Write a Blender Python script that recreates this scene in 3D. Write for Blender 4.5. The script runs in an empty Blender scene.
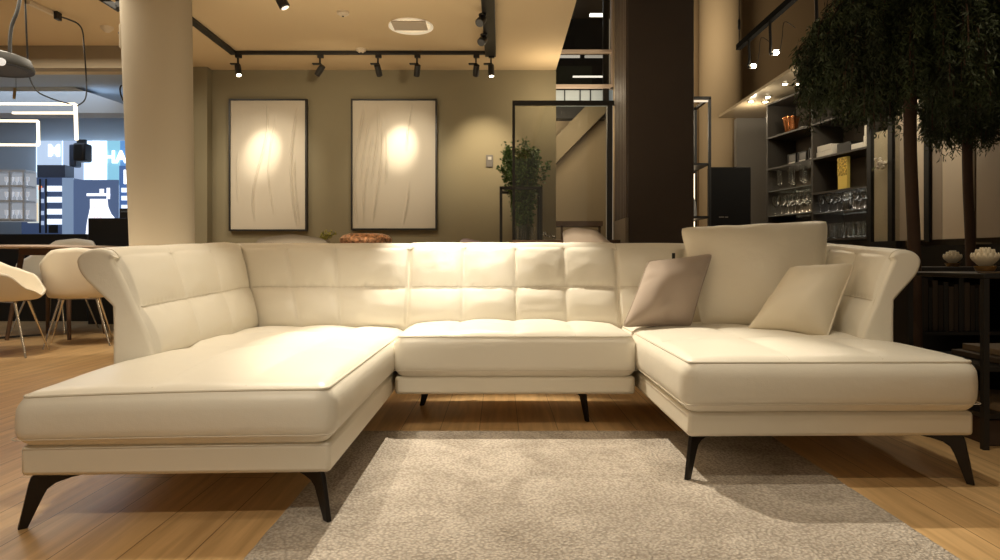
import bpy, bmesh, math, random
from mathutils import Vector, Matrix, noise
random.seed(7)
S = bpy.context.scene
COL = S.collection
F, H = 650.0, 0.82            # focal length in pixels of a 1000 px wide frame, eye height
PI = math.pi

def P(u, v, Y):
    return Vector(((u - 500) * Y / F, Y, H + (260 - v) * Y / F))
def XU(u, Y): return (u - 500) * Y / F
def ZV(v, Y): return H + (260 - v) * Y / F

# ------------------------------------------------------------------ materials
MATS = {}
def mat(name, color, rough=0.5, metal=0.0, spec=0.5, bump=None, vary=None, emit=None, trans=0.0, alpha=1.0, coat=0.0, sheen=0.0):
    if name in MATS: return MATS[name]
    m = bpy.data.materials.new(name); m.use_nodes = True
    nt = m.node_tree; b = nt.nodes['Principled BSDF']
    b.inputs['Base Color'].default_value = (*color, 1)
    b.inputs['Roughness'].default_value = rough
    b.inputs['Metallic'].default_value = metal
    b.inputs['Specular IOR Level'].default_value = spec
    b.inputs['Transmission Weight'].default_value = trans
    b.inputs['Alpha'].default_value = alpha
    b.inputs['Coat Weight'].default_value = coat
    b.inputs['Sheen Weight'].default_value = sheen
    if emit:
        b.inputs['Emission Color'].default_value = (*emit[0], 1)
        b.inputs['Emission Strength'].default_value = emit[1]
    tc = nt.nodes.new('ShaderNodeTexCoord')
    if vary:   # (scale, amount)
        n = nt.nodes.new('ShaderNodeTexNoise'); n.inputs['Scale'].default_value = vary[0]; n.inputs['Detail'].default_value = 4
        nt.links.new(tc.outputs['Object'], n.inputs['Vector'])
        r = nt.nodes.new('ShaderNodeValToRGB')
        a = vary[1]
        r.color_ramp.elements[0].position = 0.3; r.color_ramp.elements[1].position = 0.7
        r.color_ramp.elements[0].color = (*[max(0, c * (1 - a)) for c in color], 1)
        r.color_ramp.elements[1].color = (*[min(1, c * (1 + a)) for c in color], 1)
        nt.links.new(n.outputs['Fac'], r.inputs['Fac']); nt.links.new(r.outputs['Color'], b.inputs['Base Color'])
    if bump:   # (scale, strength, distance)
        n = nt.nodes.new('ShaderNodeTexNoise'); n.inputs['Scale'].default_value = bump[0]; n.inputs['Detail'].default_value = 5
        nt.links.new(tc.outputs['Object'], n.inputs['Vector'])
        bp = nt.nodes.new('ShaderNodeBump'); bp.inputs['Strength'].default_value = bump[1]; bp.inputs['Distance'].default_value = bump[2]
        nt.links.new(n.outputs['Fac'], bp.inputs['Height']); nt.links.new(bp.outputs['Normal'], b.inputs['Normal'])
    MATS[name] = m
    return m

def emat(name, color, strength):
    if name in MATS: return MATS[name]
    m = bpy.data.materials.new(name); m.use_nodes = True
    nt = m.node_tree; b = nt.nodes['Principled BSDF']
    b.inputs['Base Color'].default_value = (*[c * .5 for c in color], 1)
    b.inputs['Emission Color'].default_value = (*color, 1); b.inputs['Emission Strength'].default_value = strength
    MATS[name] = m; return m

def pane_mat(name, tint, gloss=0.06):
    m = bpy.data.materials.new(name); m.use_nodes = True
    nt = m.node_tree; nt.nodes.clear()
    o = nt.nodes.new('ShaderNodeOutputMaterial'); mx = nt.nodes.new('ShaderNodeMixShader'); mx.inputs[0].default_value = gloss
    t = nt.nodes.new('ShaderNodeBsdfTransparent'); t.inputs[0].default_value = (*tint, 1)
    g = nt.nodes.new('ShaderNodeBsdfGlossy'); g.inputs['Roughness'].default_value = 0.03
    nt.links.new(t.outputs[0], mx.inputs[1]); nt.links.new(g.outputs[0], mx.inputs[2]); nt.links.new(mx.outputs[0], o.inputs[0])
    return m

def leather_mat():
    m = mat('cream_leather', (0.83, 0.785, 0.685), rough=0.38, spec=0.5)
    nt = m.node_tree; b = nt.nodes['Principled BSDF']; tc = nt.nodes.new('ShaderNodeTexCoord')
    v = nt.nodes.new('ShaderNodeTexVoronoi'); v.inputs['Scale'].default_value = 260
    n = nt.nodes.new('ShaderNodeTexNoise'); n.inputs['Scale'].default_value = 9; n.inputs['Detail'].default_value = 3
    nt.links.new(tc.outputs['Object'], v.inputs['Vector']); nt.links.new(tc.outputs['Object'], n.inputs['Vector'])
    b1 = nt.nodes.new('ShaderNodeBump'); b1.inputs['Strength'].default_value = 0.10; b1.inputs['Distance'].default_value = 0.002
    b2 = nt.nodes.new('ShaderNodeBump'); b2.inputs['Strength'].default_value = 0.16; b2.inputs['Distance'].default_value = 0.02
    nt.links.new(v.outputs['Distance'], b1.inputs['Height']); nt.links.new(n.outputs['Fac'], b2.inputs['Height'])
    nt.links.new(b1.outputs['Normal'], b2.inputs['Normal']); nt.links.new(b2.outputs['Normal'], b.inputs['Normal'])
    return m

def floor_mat():
    m = bpy.data.materials.new('oak_planks'); m.use_nodes = True
    nt = m.node_tree; b = nt.nodes['Principled BSDF']; b.inputs['Roughness'].default_value = 0.32; b.inputs['Specular IOR Level'].default_value = 0.45
    tc = nt.nodes.new('ShaderNodeTexCoord')
    mp = nt.nodes.new('ShaderNodeMapping'); mp.inputs['Rotation'].default_value = (0, 0, PI / 2)
    nt.links.new(tc.outputs['Object'], mp.inputs['Vector'])
    br = nt.nodes.new('ShaderNodeTexBrick'); br.inputs['Scale'].default_value = 1.0
    br.inputs['Brick Width'].default_value = 1.9; br.inputs['Row Height'].default_value = 0.19; br.inputs['Mortar Size'].default_value = 0.0018
    br.inputs['Color1'].default_value = (0.56, 0.355, 0.165, 1); br.inputs['Color2'].default_value = (0.64, 0.43, 0.215, 1); br.inputs['Mortar'].default_value = (0.2, 0.11, 0.045, 1)
    br.offset = 0.37
    nt.links.new(mp.outputs['Vector'], br.inputs['Vector'])
    mp2 = nt.nodes.new('ShaderNodeMapping'); mp2.inputs['Scale'].default_value = (14, 0.9, 1)
    nt.links.new(tc.outputs['Object'], mp2.inputs['Vector'])
    n = nt.nodes.new('ShaderNodeTexNoise'); n.inputs['Scale'].default_value = 2.2; n.inputs['Detail'].default_value = 7; n.inputs['Distortion'].default_value = 0.6
    nt.links.new(mp2.outputs['Vector'], n.inputs['Vector'])
    r = nt.nodes.new('ShaderNodeValToRGB'); r.color_ramp.elements[0].color = (0.78, 0.74, 0.68, 1); r.color_ramp.elements[1].color = (1.15, 1.13, 1.1, 1)
    r.color_ramp.elements[0].position = 0.3; r.color_ramp.elements[1].position = 0.7
    nt.links.new(n.outputs['Fac'], r.inputs['Fac'])
    mx = nt.nodes.new('ShaderNodeMix'); mx.data_type = 'RGBA'; mx.blend_type = 'MULTIPLY'; mx.inputs[0].default_value = 1
    nt.links.new(br.outputs['Color'], mx.inputs[6]); nt.links.new(r.outputs['Color'], mx.inputs[7])
    nt.links.new(mx.outputs[2], b.inputs['Base Color'])
    bp = nt.nodes.new('ShaderNodeBump'); bp.inputs['Strength'].default_value = 0.08; bp.inputs['Distance'].default_value = 0.003
    nt.links.new(n.outputs['Fac'], bp.inputs['Height']); nt.links.new(bp.outputs['Normal'], b.inputs['Normal'])
    return m

def rug_mat():
    m = bpy.data.materials.new('taupe_pile'); m.use_nodes = True
    nt = m.node_tree; b = nt.nodes['Principled BSDF']; b.inputs['Roughness'].default_value = 0.95; b.inputs['Specular IOR Level'].default_value = 0.1
    tc = nt.nodes.new('ShaderNodeTexCoord')
    n1 = nt.nodes.new('ShaderNodeTexNoise'); n1.inputs['Scale'].default_value = 3.0; n1.inputs['Detail'].default_value = 5; n1.inputs['Distortion'].default_value = 1.2
    n2 = nt.nodes.new('ShaderNodeTexVoronoi'); n2.inputs['Scale'].default_value = 95
    n3 = nt.nodes.new('ShaderNodeTexNoise'); n3.inputs['Scale'].default_value = 120; n3.inputs['Detail'].default_value = 3
    for n in (n1, n2, n3): nt.links.new(tc.outputs['Object'], n.inputs['Vector'])
    r = nt.nodes.new('ShaderNodeValToRGB')
    r.color_ramp.elements[0].position = 0.33; r.color_ramp.elements[1].position = 0.62
    r.color_ramp.elements[0].color = (0.45, 0.395, 0.335, 1); r.color_ramp.elements[1].color = (0.62, 0.555, 0.485, 1)
    nt.links.new(n1.outputs['Fac'], r.inputs['Fac'])
    r2 = nt.nodes.new('ShaderNodeValToRGB'); r2.color_ramp.elements[0].color = (1.1, 1.1, 1.1, 1); r2.color_ramp.elements[1].color = (0.62, 0.6, 0.58, 1)
    r2.color_ramp.elements[0].position = 0.2; r2.color_ramp.elements[1].position = 0.75
    nt.links.new(n2.outputs['Distance'], r2.inputs['Fac'])
    mx = nt.nodes.new('ShaderNodeMix'); mx.data_type = 'RGBA'; mx.blend_type = 'MULTIPLY'; mx.inputs[0].default_value = 0.8
    nt.links.new(r.outputs['Color'], mx.inputs[6]); nt.links.new(r2.outputs['Color'], mx.inputs[7]); nt.links.new(mx.outputs[2], b.inputs['Base Color'])
    b1 = nt.nodes.new('ShaderNodeBump'); b1.inputs['Strength'].default_value = 0.9; b1.inputs['Distance'].default_value = 0.006; b1.invert = True
    b2 = nt.nodes.new('ShaderNodeBump'); b2.inputs['Strength'].default_value = 0.6; b2.inputs['Distance'].default_value = 0.006
    nt.links.new(n2.outputs['Distance'], b1.inputs['Height']); nt.links.new(n3.outputs['Fac'], b2.inputs['Height'])
    nt.links.new(b1.outputs['Normal'], b2.inputs['Normal']); nt.links.new(b2.outputs['Normal'], b.inputs['Normal'])
    return m

LEATHER = leather_mat()
THREAD = mat('cream_thread', (0.70, 0.645, 0.54), 0.6)
BASE_L = mat('cream_leather_base', (0.79, 0.735, 0.62), 0.42, bump=(220, .1, .002))
DARK_METAL = mat('dark_bronze_metal', (0.030, 0.026, 0.024), 0.32, metal=0.7)
BLACK = mat('black_metal', (0.012, 0.011, 0.010), 0.45)
BLACK_W = mat('black_lacquer', (0.010, 0.009, 0.008), 0.35)
WALL = mat('olive_plaster', (0.25, 0.217, 0.14), 0.85, spec=.2, bump=(60, .05, .003), vary=(1.3, .04))
CEIL = mat('warm_ceiling_paint', (0.64, 0.50, 0.31), 0.9, spec=.1)
COLUMN = mat('column_paint', (0.36, 0.31, 0.235), 0.75, spec=.2, bump=(40, .03, .002))
PILLAR = mat('dark_brown_panel', (0.050, 0.034, 0.024), 0.6, vary=(3, .08))
COOL = mat('cool_grey_paint', (0.45, 0.50, 0.55), 0.8)
GLASS = mat('drinking_glass', (0.95, 0.97, 0.97), 0.03, trans=1.0)
PANE = pane_mat('clear_pane', (0.93, 0.93, 0.90), 0.05)
SHELL = mat('ivory_shell', (0.74, 0.67, 0.55), 0.45)
CHROME = mat('polished_chrome', (0.75, 0.72, 0.68), 0.18, metal=1)
BROWNWOOD = mat('dark_walnut', (0.085, 0.045, 0.025), 0.45, vary=(8, .3))
CREAM = mat('cream_panel', (0.55, 0.46, 0.33), 0.8)

# ------------------------------------------------------------------ mesh builder
class MB:
    def __init__(s): s.v = []; s.f = []
    def add(s, vs, fs):
        o = len(s.v); s.v += [tuple(x) for x in vs]; s.f += [tuple(i + o for i in f) for f in fs]; return s
    def box(s, x0, x1, y0, y1, z0, z1):
        vs = [(x0,y0,z0),(x1,y0,z0),(x1,y1,z0),(x0,y1,z0),(x0,y0,z1),(x1,y0,z1),(x1,y1,z1),(x0,y1,z1)]
        return s.add(vs, [(0,3,2,1),(4,5,6,7),(0,1,5,4),(1,2,6,5),(2,3,7,6),(3,0,4,7)])
    def obox(s, c, a, b, d):
        c, a, b, d = map(Vector, (c, a, b, d)); vs = []
        for k in (-1, 1):
            for i, j in ((-1,-1),(1,-1),(1,1),(-1,1)): vs.append(c + a*i + b*j + d*k)
        return s.add(vs, [(0,3,2,1),(4,5,6,7),(0,1,5,4),(1,2,6,5),(2,3,7,6),(3,0,4,7)])
    def bar(s, p, q, w, h=None, up=(0,0,1)):
        p, q = Vector(p), Vector(q); h = h or w; d = (q - p); t = d.normalized(); up = Vector(up)
        if abs(t.dot(up)) > .98: up = Vector((0, 1, 0))
        a = t.cross(up).normalized(); b = a.cross(t).normalized()
        return s.obox((p + q) / 2, a * w / 2, b * h / 2, d / 2)
    def tube(s, pts, r, n=8, closed=False):
        pts = [Vector(p) for p in pts]; m = len(pts); rs = r if isinstance(r, (list, tuple)) else [r] * m
        o = len(s.v); prev = None
        for i, p in enumerate(pts):
            a = pts[(i - 1) % m] if (closed or i > 0) else p; b = pts[(i + 1) % m] if (closed or i < m - 1) else p
            t = (b - a).normalized()
            if prev is None:
                up = Vector((0,0,1)) if abs(t.z) < .9 else Vector((1,0,0)); nx = t.cross(up).normalized()
            else:
                nx = (prev - t * prev.dot(t)).normalized()
            prev = nx; ny = t.cross(nx)
            for k in range(n):
                an = 2 * PI * k / n; s.v.append(tuple(p + (nx * math.cos(an) + ny * math.sin(an)) * rs[i]))
        for i in range(m if closed else m - 1):
            for k in range(n):
                j = (i + 1) % m
                s.f.append((o+i*n+k, o+i*n+(k+1)%n, o+j*n+(k+1)%n, o+j*n+k))
        if not closed:
            s.f.append(tuple(o + k for k in range(n))[::-1]); s.f.append(tuple(o + (m-1)*n + k for k in range(n)))
        return s
    def lathe(s, c, prof, n=24, axis=None):
        c = Vector(c); o = len(s.v); m = len(prof)
        R = Matrix.Identity(3) if axis is None else Vector((0,0,1)).rotation_difference(Vector(axis)).to_matrix()
        for r, z in prof:
            for k in range(n):
                a = 2*PI*k/n; s.v.append(tuple(c + R @ Vector((r*math.cos(a), r*math.sin(a), z))))
        for i in range(m-1):
            for k in range(n): s.f.append((o+i*n+k, o+i*n+(k+1)%n, o+(i+1)*n+(k+1)%n, o+(i+1)*n+k))
        if prof[0][0] > 1e-5: s.f.append(tuple(o+k for k in range(n))[::-1])
        if prof[-1][0] > 1e-5: s.f.append(tuple(o+(m-1)*n+k for k in range(n)))
        return s
    def prism(s, pts, off):
        pts = [Vector(p) for p in pts]; off = Vector(off); n = len(pts)
        vs = pts + [p + off for p in pts]
        return s.add(vs, [tuple(range(n))[::-1], tuple(range(n, 2*n))] + [(i, (i+1)%n, (i+1)%n+n, i+n) for i in range(n)])
    def grid(s, fn, nu, nv, cu=False):
        o = len(s.v)
        for i in range(nu + (0 if cu else 1)):
            for j in range(nv + 1): s.v.append(tuple(fn(i/nu, j/nv)))
        w = nv + 1; m = nu if cu else nu + 1
        for i in range(nu):
            for j in range(nv):
                a = i; b = (i+1) % m if cu else i+1
                s.f.append((o+a*w+j, o+b*w+j, o+b*w+j+1, o+a*w+j+1))
        return s
    def build(s, name, m, parent=None, smooth=True, bevel=0, weld=False, angle=38, solid=0, world=True, subsurf=0):
        me = bpy.data.meshes.new(name)
        off = Vector((0,0,0))
        if parent is None and world:
            xs = [v[0] for v in s.v]; ys = [v[1] for v in s.v]; zs = [v[2] for v in s.v]
            off = Vector(((min(xs)+max(xs))/2, (min(ys)+max(ys))/2, min(zs)))
        elif parent is not None and world:
            p = parent
            while p: off += p.location; p = p.parent
        me.from_pydata([tuple(Vector(v) - off) for v in s.v], [], s.f)
        bm = bmesh.new(); bm.from_mesh(me)
        if weld: bmesh.ops.remove_doubles(bm, verts=bm.verts, dist=1e-4)
        bmesh.ops.recalc_face_normals(bm, faces=bm.faces)
        bm.to_mesh(me); bm.free()
        if smooth:
            me.shade_smooth(); me.set_sharp_from_angle(angle=math.radians(angle))
        me.materials.append(m)
        o = bpy.data.objects.new(name, me); COL.objects.link(o)
        if parent is None: o.location = off
        else: o.parent = parent
        if solid:
            md = o.modifiers.new('solid', 'SOLIDIFY'); md.thickness = solid; md.offset = 0
        if bevel:
            md = o.modifiers.new('bevel', 'BEVEL'); md.width = bevel; md.segments = 2; md.limit_method = 'ANGLE'
        if subsurf:
            md = o.modifiers.new('sub', 'SUBSURF'); md.levels = subsurf; md.render_levels = subsurf
        return o

def tag(o, label=None, cat=None, group=None, kind=None):
    if label: o['label'] = label
    if cat: o['category'] = cat
    if group: o['group'] = group
    if kind: o['kind'] = kind
    return o
def empty(name, loc=(0,0,0), label=None, cat=None, group=None):
    o = bpy.data.objects.new(name, None); COL.objects.link(o); o.location = loc; o.empty_display_size = .1
    return tag(o, label, cat, group)
def struct(name, mb, m, label=None, **k):
    o = mb.build(name, m, **k); tag(o, label, None, None, 'structure'); return o
def copy_tree(o, parent=None):
    c = o.copy(); COL.objects.link(c); c.parent = parent
    for ch in list(o.children): copy_tree(ch, c)
    return c
def crom(pts, n=8, closed=False):
    pts = [Vector(p) for p in pts]; out = []; m = len(pts)
    for i in range(m if closed else m - 1):
        if closed: p0, p1, p2, p3 = pts[(i-1)%m], pts[i], pts[(i+1)%m], pts[(i+2)%m]
        else: p0, p1, p2, p3 = pts[max(i-1,0)], pts[i], pts[i+1], pts[min(i+2,m-1)]
        for k in range(n):
            t = k/n; out.append(.5*((2*p1)+(-p0+p2)*t+(2*p0-5*p1+4*p2-p3)*t*t+(-p0+3*p1-3*p2+p3)*t**3))
    if not closed: out.append(pts[-1])
    return out

# ------------------------------------------------------------------ room shell
FLOOR = floor_mat()
struct('floor', MB().box(-12, 8, -1.5, 14, -.1, 0), FLOOR)
YB = 7.2
ZC = ZV(70, YB)
struct('wall_back', MB().box(XU(190,YB)-.1, XU(556,YB), YB, YB+.18, 0, ZC+.2), WALL)
struct('trim_1', MB().box(XU(190,YB), XU(212,YB), YB-.12, YB+.02, 0, ZC), WALL, 'olive plaster pilaster at the left end of the back wall')
struct('wall_left', MB().box(XU(190,YB)-.28, XU(190,YB)-.09, YB-.45, 9.9, 0, 3.2), WALL)
XE = XU(556, YB)
struct('ceiling', MB().box(-9, XE, -1.5, YB+.18, ZC, ZC+.35), CEIL)
# bulkhead and cool zone on the left
BH = mat('bulkhead_paint', (0.30, 0.245, 0.17), .9)
struct('trim_2', MB().box(-9, -3.3, 6.38, 6.5, ZV(68, 6.38), ZC+.1), BH, 'dropped ceiling bulkhead at the left of the room')
struct('ceiling_left', MB().box(-9.5, -3.4, 7.38, 9.95, 3.0, 3.15), COOL)
mb = MB(); mb.prism([P(-60,86,8.2), P(70,86,8.2), P(150,113,8.2), P(-60,113,8.2)], (0, .3, 0))
struct('trim_3', mb, mat('cool_light_paint', (.55,.58,.60), .8), 'pale sloped ceiling soffit in the blue lit shop beyond')
struct('wall_far', MB().box(-9.5, -4.3, 9.85, 10, 0, 3.2), COOL)
struct('wall_side', MB().box(-9.2, -9.0, -1.5, 10, 0, 3.2), COOL)
# column
mb = MB(); mb.tube([(-2.575,5,0), (-2.595,5,.95), (-2.645,5,ZC)], [.222,.226,.250], 48)
struct('column', mb, COLUMN, 'thick round beige column left of the framed artworks')
# atrium side
DARKW = mat('atrium_dark', (0.022, 0.021, 0.020), .7)
struct('wall_atrium', MB().box(XE, 2.0, 12.6, 12.7, 0, 7), DARKW)
BEIGE = mat('beige_wall_paint', (0.36, 0.285, 0.185), .85, vary=(.8, .06))
struct('wall_passage', MB().box(XE-.02, XU(606,9.6), 9.6, 9.7, 0, ZV(118,9.6)), BEIGE)
struct('trim_4', MB().box(XE-.02, XU(606,9.4), 9.42, 9.6, ZV(118,9.4), ZV(104,9.4)), DARKW, 'dark slab edge above the beige passage wall')
mb = MB(); a, b = P(556,163,9.3), P(606,112,9.3)
mb.prism([a, b, b+Vector((0,0,.38)), a+Vector((0,0,.38))], (0,.25,0))
struct('trim_5', mb, mat('stair_soffit', (.20,.16,.10), .85), 'slanted beige stair soffit seen through the glass partition')
WARMWALL = mat('warm_brown_wall', (0.30, 0.215, 0.125), .85, spec=.2)
struct('wall_right', MB().box(1.55, 6.5, 8.75, 8.9, 0, 5.5), WARMWALL)
struct('column_right', MB().lathe((XU(722,8.4), 8.45, 0), [(.27,0),(.27,5)], 32), mat('column_ochre', (.36,.275,.17), .8), 'round ochre column behind the black speaker cabinet')
struct('trim_6', MB().box(XU(737,8.0), XU(775,8.0), 8.0, 8.1, 0, ZV(118,8.0)), mat('grey_door_panel', (.20,.19,.175), .7), 'grey panel beside the display shelving')
# pillar with slatted side
px0, px1, py0, py1 = XU(628,4.9), XU(694,4.9), 4.9, 5.42
struct('pillar', MB().box(px0, px1, py0, py1, 0, 5.2), PILLAR, 'square dark brown pillar behind the sofa', bevel=.004)
mb = MB()
for k in range(8):
    y = py0 + .01 + k * .063; mb.box(px0-.016, px0+.01, y, y+.045, ZV(219,5.1), 5.2)
struct('trim_7', mb, mat('slat_wood', (.085,.062,.048), .5), 'vertical dark wooden slats on the left face of the pillar', bevel=.004)
struct('trim_8', MB().box(px0-.02, px0+.01, py0, py1, 0, ZV(219,5.1)-.003), mat('grey_plinth', (.20,.165,.125), .6), 'plain grey plinth under the slats of the pillar')
# mezzanine
YM = 9.0
PINK = mat('pinkish_beam', (.60,.47,.37), .6)
mb = MB(); mb.box(XU(548,YM), XU(640,YM), YM, YM+.1, ZV(87,YM), ZV(84.3,YM))
struct('trim_9', mb, PINK, 'lower pinkish horizontal beam of the mezzanine')
mb = MB(); mb.box(XU(548,YM), XU(640,YM), YM, YM+.1, ZV(52,YM), ZV(49.5,YM))
struct('trim_10', mb, PINK, 'upper pinkish horizontal beam of the mezzanine')
struct('trim_11', MB().box(XU(611.5,YM), XU(615.5,YM), YM-.02, YM+.1, ZV(87,YM), 5.5), PINK, 'pinkish upright of the mezzanine')
mb = MB(); mb.box(XU(550,YM), XU(640,YM), YM+.12, YM+.2, ZV(103,YM), ZV(88,YM))
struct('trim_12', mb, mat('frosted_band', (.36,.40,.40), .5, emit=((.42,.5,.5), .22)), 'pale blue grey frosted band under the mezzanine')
mb = MB()
for u in (565, 580.5, 591): mb.box(XU(u,YM), XU(u+1,YM), YM+.10, YM+.12, ZV(103,YM), ZV(88,YM))
mb.box(XU(604,YM), XU(610,YM), YM+.08, YM+.12, ZV(103,YM), 5.5)
struct('trim_13', mb, BLACK, 'thin dark dividers in front of the frosted band')
struct('window_1', MB().box(XU(550,YM), XU(611,YM), YM+.05, YM+.06, ZV(84,YM), 5.5), PANE, 'glass balustrade of the mezzanine')
struct('trim_14', MB().box(XU(556,10.5), XU(592,10.5), 10.5, 10.6, ZV(84,10.5), ZV(66,10.5)), mat('greenish_dark', (.045,.055,.04), .7), 'dim green grey panel on the upper floor')
struct('ceiling_upper', MB().box(XE, 6.6, -1.5, 12.6, 5.5, 5.6), mat('atrium_ceiling', (.12,.10,.075), .8))
struct('wall_outer', MB().box(6.5, 6.6, -1.5, 8.9, 0, 5.5), WARMWALL)
struct('wall_edge', MB().box(XE, XE+.02, -1.5, YB+.18, ZC+.36, 5.5), DARKW)
def strip_light(name, u0, u1, v, Y, label, th=.03, st=5, col=(1,.93,.82)):  # glowing bars on the upper floor, not fixed to a ceiling
    o = MB().box(XU(u0,Y), XU(u1,Y), Y, Y+.05, ZV(v,Y)-th/2, ZV(v,Y)+th/2).build(name, emat('strip_glow_%d' % int(st*10), col, st)); tag(o, label, 'light')
    return o
strip_light('mezzanine_strip_light', 590, 606, 14.5, 10.2, 'short white strip light high on the upper floor', .04, 3)
strip_light('mezzanine_strip_light', 573, 604, 76.2, 9.9, 'long thin warm strip light below the upper mezzanine beam', .016, 1.2)
strip_light('mezzanine_strip_light', 560, 580, 56.0, 9.9, 'paired dim strip light under the upper mezzanine beam, left one', .03, .5)
strip_light('mezzanine_strip_light', 585, 603, 56.0, 9.9, 'paired dim strip light under the upper mezzanine beam, right one', .03, .35)

# ------------------------------------------------------------------ the sofa
sofa = empty('sectional_sofa', (.13, 3.0, 0), 'large U-shaped cream leather sectional sofa with tufted backs on angled metal legs', 'sofa')

def fbm(x, y, z, s): return noise.noise(Vector((x*s, y*s, z*s)))

def cells(t, seams):
    ed = [0] + list(seams) + [1]
    for a, b in zip(ed, ed[1:]):
        if t <= b: return (t - a) / (b - a)
    return 1.0
def puff(t, e=.55): return max(0.0, math.sin(PI * min(max(t, 0), 1))) ** e

def seat_cushion(x0, x1, y0, y1, z0, z1, crown, bulge, sx, sy, slant=0.0, res=.016, r=.052, name='seat_cushion'):
    """rounded cushion; sx, sy are seam positions 0..1 across and along the top"""
    mb = MB()
    c = Vector(((x0+x1)/2, (y0+y1)/2, (z0+z1)/2)); hx, hy, hz = (x1-x0)/2, (y1-y0)/2, (z1-z0)/2
    def shape(p):
        q = Vector((max(-hx+r, min(hx-r, p.x)), max(-hy+r, min(hy-r, p.y)), max(-hz+r, min(hz-r, p.z))))
        d = p - q
        n = d.normalized() if d.length > 1e-9 else Vector((0,0,1))
        w = q + n * r
        a, b = (w.x+hx)/(2*hx), (w.y+hy)/(2*hy)
        up = max(0, n.z)
        if up > 0:
            ex = 1 - abs(2*a-1)**5; ey = 1 - abs(2*b-1)**6
            cr = crown * (max(0, 1-abs(2*a-1)**2.6)) * (max(0, 1-abs(2*b-1)**4))
            pf = bulge * (puff(cells(a, sx), .4) * puff(cells(b, sy), .4) - .75) * ex * ey
            wr = .0035 * fbm(w.x*1.2+5, w.y*.8, 0, 7) * ex * ey
            w = w + Vector((0,0,(cr+pf+wr) * up))
        side = 1 - abs(n.z)
        if side > 0:
            zz = w.z / hz
            w = w + Vector((n.x, n.y, 0)) * (.012 * (1 - zz*zz) + .002 * fbm(w.x, w.y, w.z*.3, 6)) * side
        w = w + c
        fw = max(0, 1 - (w.y - y0) / .8)
        w.y += slant * (w.x - x1) / (x0 - x1) * fw
        if slant < -.02: w.z -= .020 * ((w.x - x1) / (x0 - x1))**2 * fw * max(0, min(1, (w.z - z0) / .1))
        return w
    def steps(h): return max(4, int(2*h/res))
    nx, ny, nz = steps(hx), steps(hy), max(8, steps(hz))
    for sgn in (-1, 1):
        mb.grid(lambda u, v: shape(Vector((-hx+2*hx*u, -hy+2*hy*v, sgn*hz))), nx, ny)
        mb.grid(lambda u, v: shape(Vector((-hx+2*hx*u, sgn*hy, -hz+2*hz*v))), nx, nz)
        mb.grid(lambda u, v: shape(Vector((sgn*hx, -hy+2*hy*u, -hz+2*hz*v))), ny, nz)
    o = mb.build(name, LEATHER, sofa, weld=True, angle=80)
    # piping round the top edge and stitched seam low on the sides
    k = r * (1 - .7071) - .001
    pm = MB()
    def loop(inset, z, rr, off=0):
        pts = []
        X0, X1, Y0, Y1 = x0+inset, x1-inset, y0+inset, y1-inset; cr = .03
        for cx, cy, a0 in ((X1-cr,Y0+cr,-90),(X1-cr,Y1-cr,0),(X0+cr,Y1-cr,90),(X0+cr,Y0+cr,180)):
            for t in range(5):
                a = math.radians(a0 + t*22.5); pts.append(Vector((cx+cr*math.cos(a), cy+cr*math.sin(a), z)))
        dense = []
        for i in range(len(pts)):
            p, q = pts[i], pts[(i+1) % len(pts)]; m = max(1, int((q-p).length/.1))
            for j in range(m): dense.append(p.lerp(q, j/m))
        for w in dense:
            fw = max(0, 1 - (w.y - y0) / .8)
            w.y += slant * (w.x - x1) / (x0 - x1) * fw
            if slant < -.02: w.z -= .020 * ((w.x - x1) / (x0 - x1))**2 * fw * max(0, min(1, (w.z - z0) / .1))
        pm.tube(dense, rr, 6, True)
    loop(k, z1-k, .0042)
    loop(-.0075, z0+.038, .0016)
    for a in sx:
        pm.tube([shape(Vector((-hx+2*hx*a, -hy+2*hy*b/60, hz))) + Vector((0,0,.0004)) for b in range(1, 60)], .0015, 5)
    for b in sy:
        pm.tube([shape(Vector((-hx+2*hx*a/50, -hy+2*hy*b, hz))) + Vector((0,0,.0004)) for a in range(2, 49)], .0015, 5)
    pm.build('piping', THREAD, o)
    return o

def base_block(x0, x1, y0, y1, z0, z1, slant=0):
    mb = MB(); n = 10
    pts = [(x0, y0+slant), (x1, y0), (x1, y1), (x0, y1)]
    mb.prism([(x, y, z0) for x, y in pts], (0,0,z1-z0))
    return mb.build('base', BASE_L, sofa, bevel=.014)

LX0, LX1, LY0 = -1.478, -.522, 2.0
RX0, RX1, RY0 = .668, 1.740, 2.35
MY0 = 3.13
YBK = 3.62
seat_cushion(LX0, LX1, LY0, 3.74, .245, .434, .042, .030, (.42, .72), (.42, .70), slant=-.035)
seat_cushion(LX1+.010, RX0-.010, MY0, 3.74, .250, .462, .030, .020, (.25, .5, .75), (.62,))
seat_cushion(RX0, RX1, RY0, 3.74, .262, .463, .030, .020, (.36, .68), (.36, .66), slant=-.015)
base_block(LX0+.012, LX1-.006, LY0+.018, 3.78, .158, .252, -.035)
base_block(LX1+.012, RX0-.012, MY0+.02, 3.78, .168, .256)
base_block(RX0+.014, RX1-.012, RY0+.018, 3.78, .178, .268, -.015)

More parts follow.
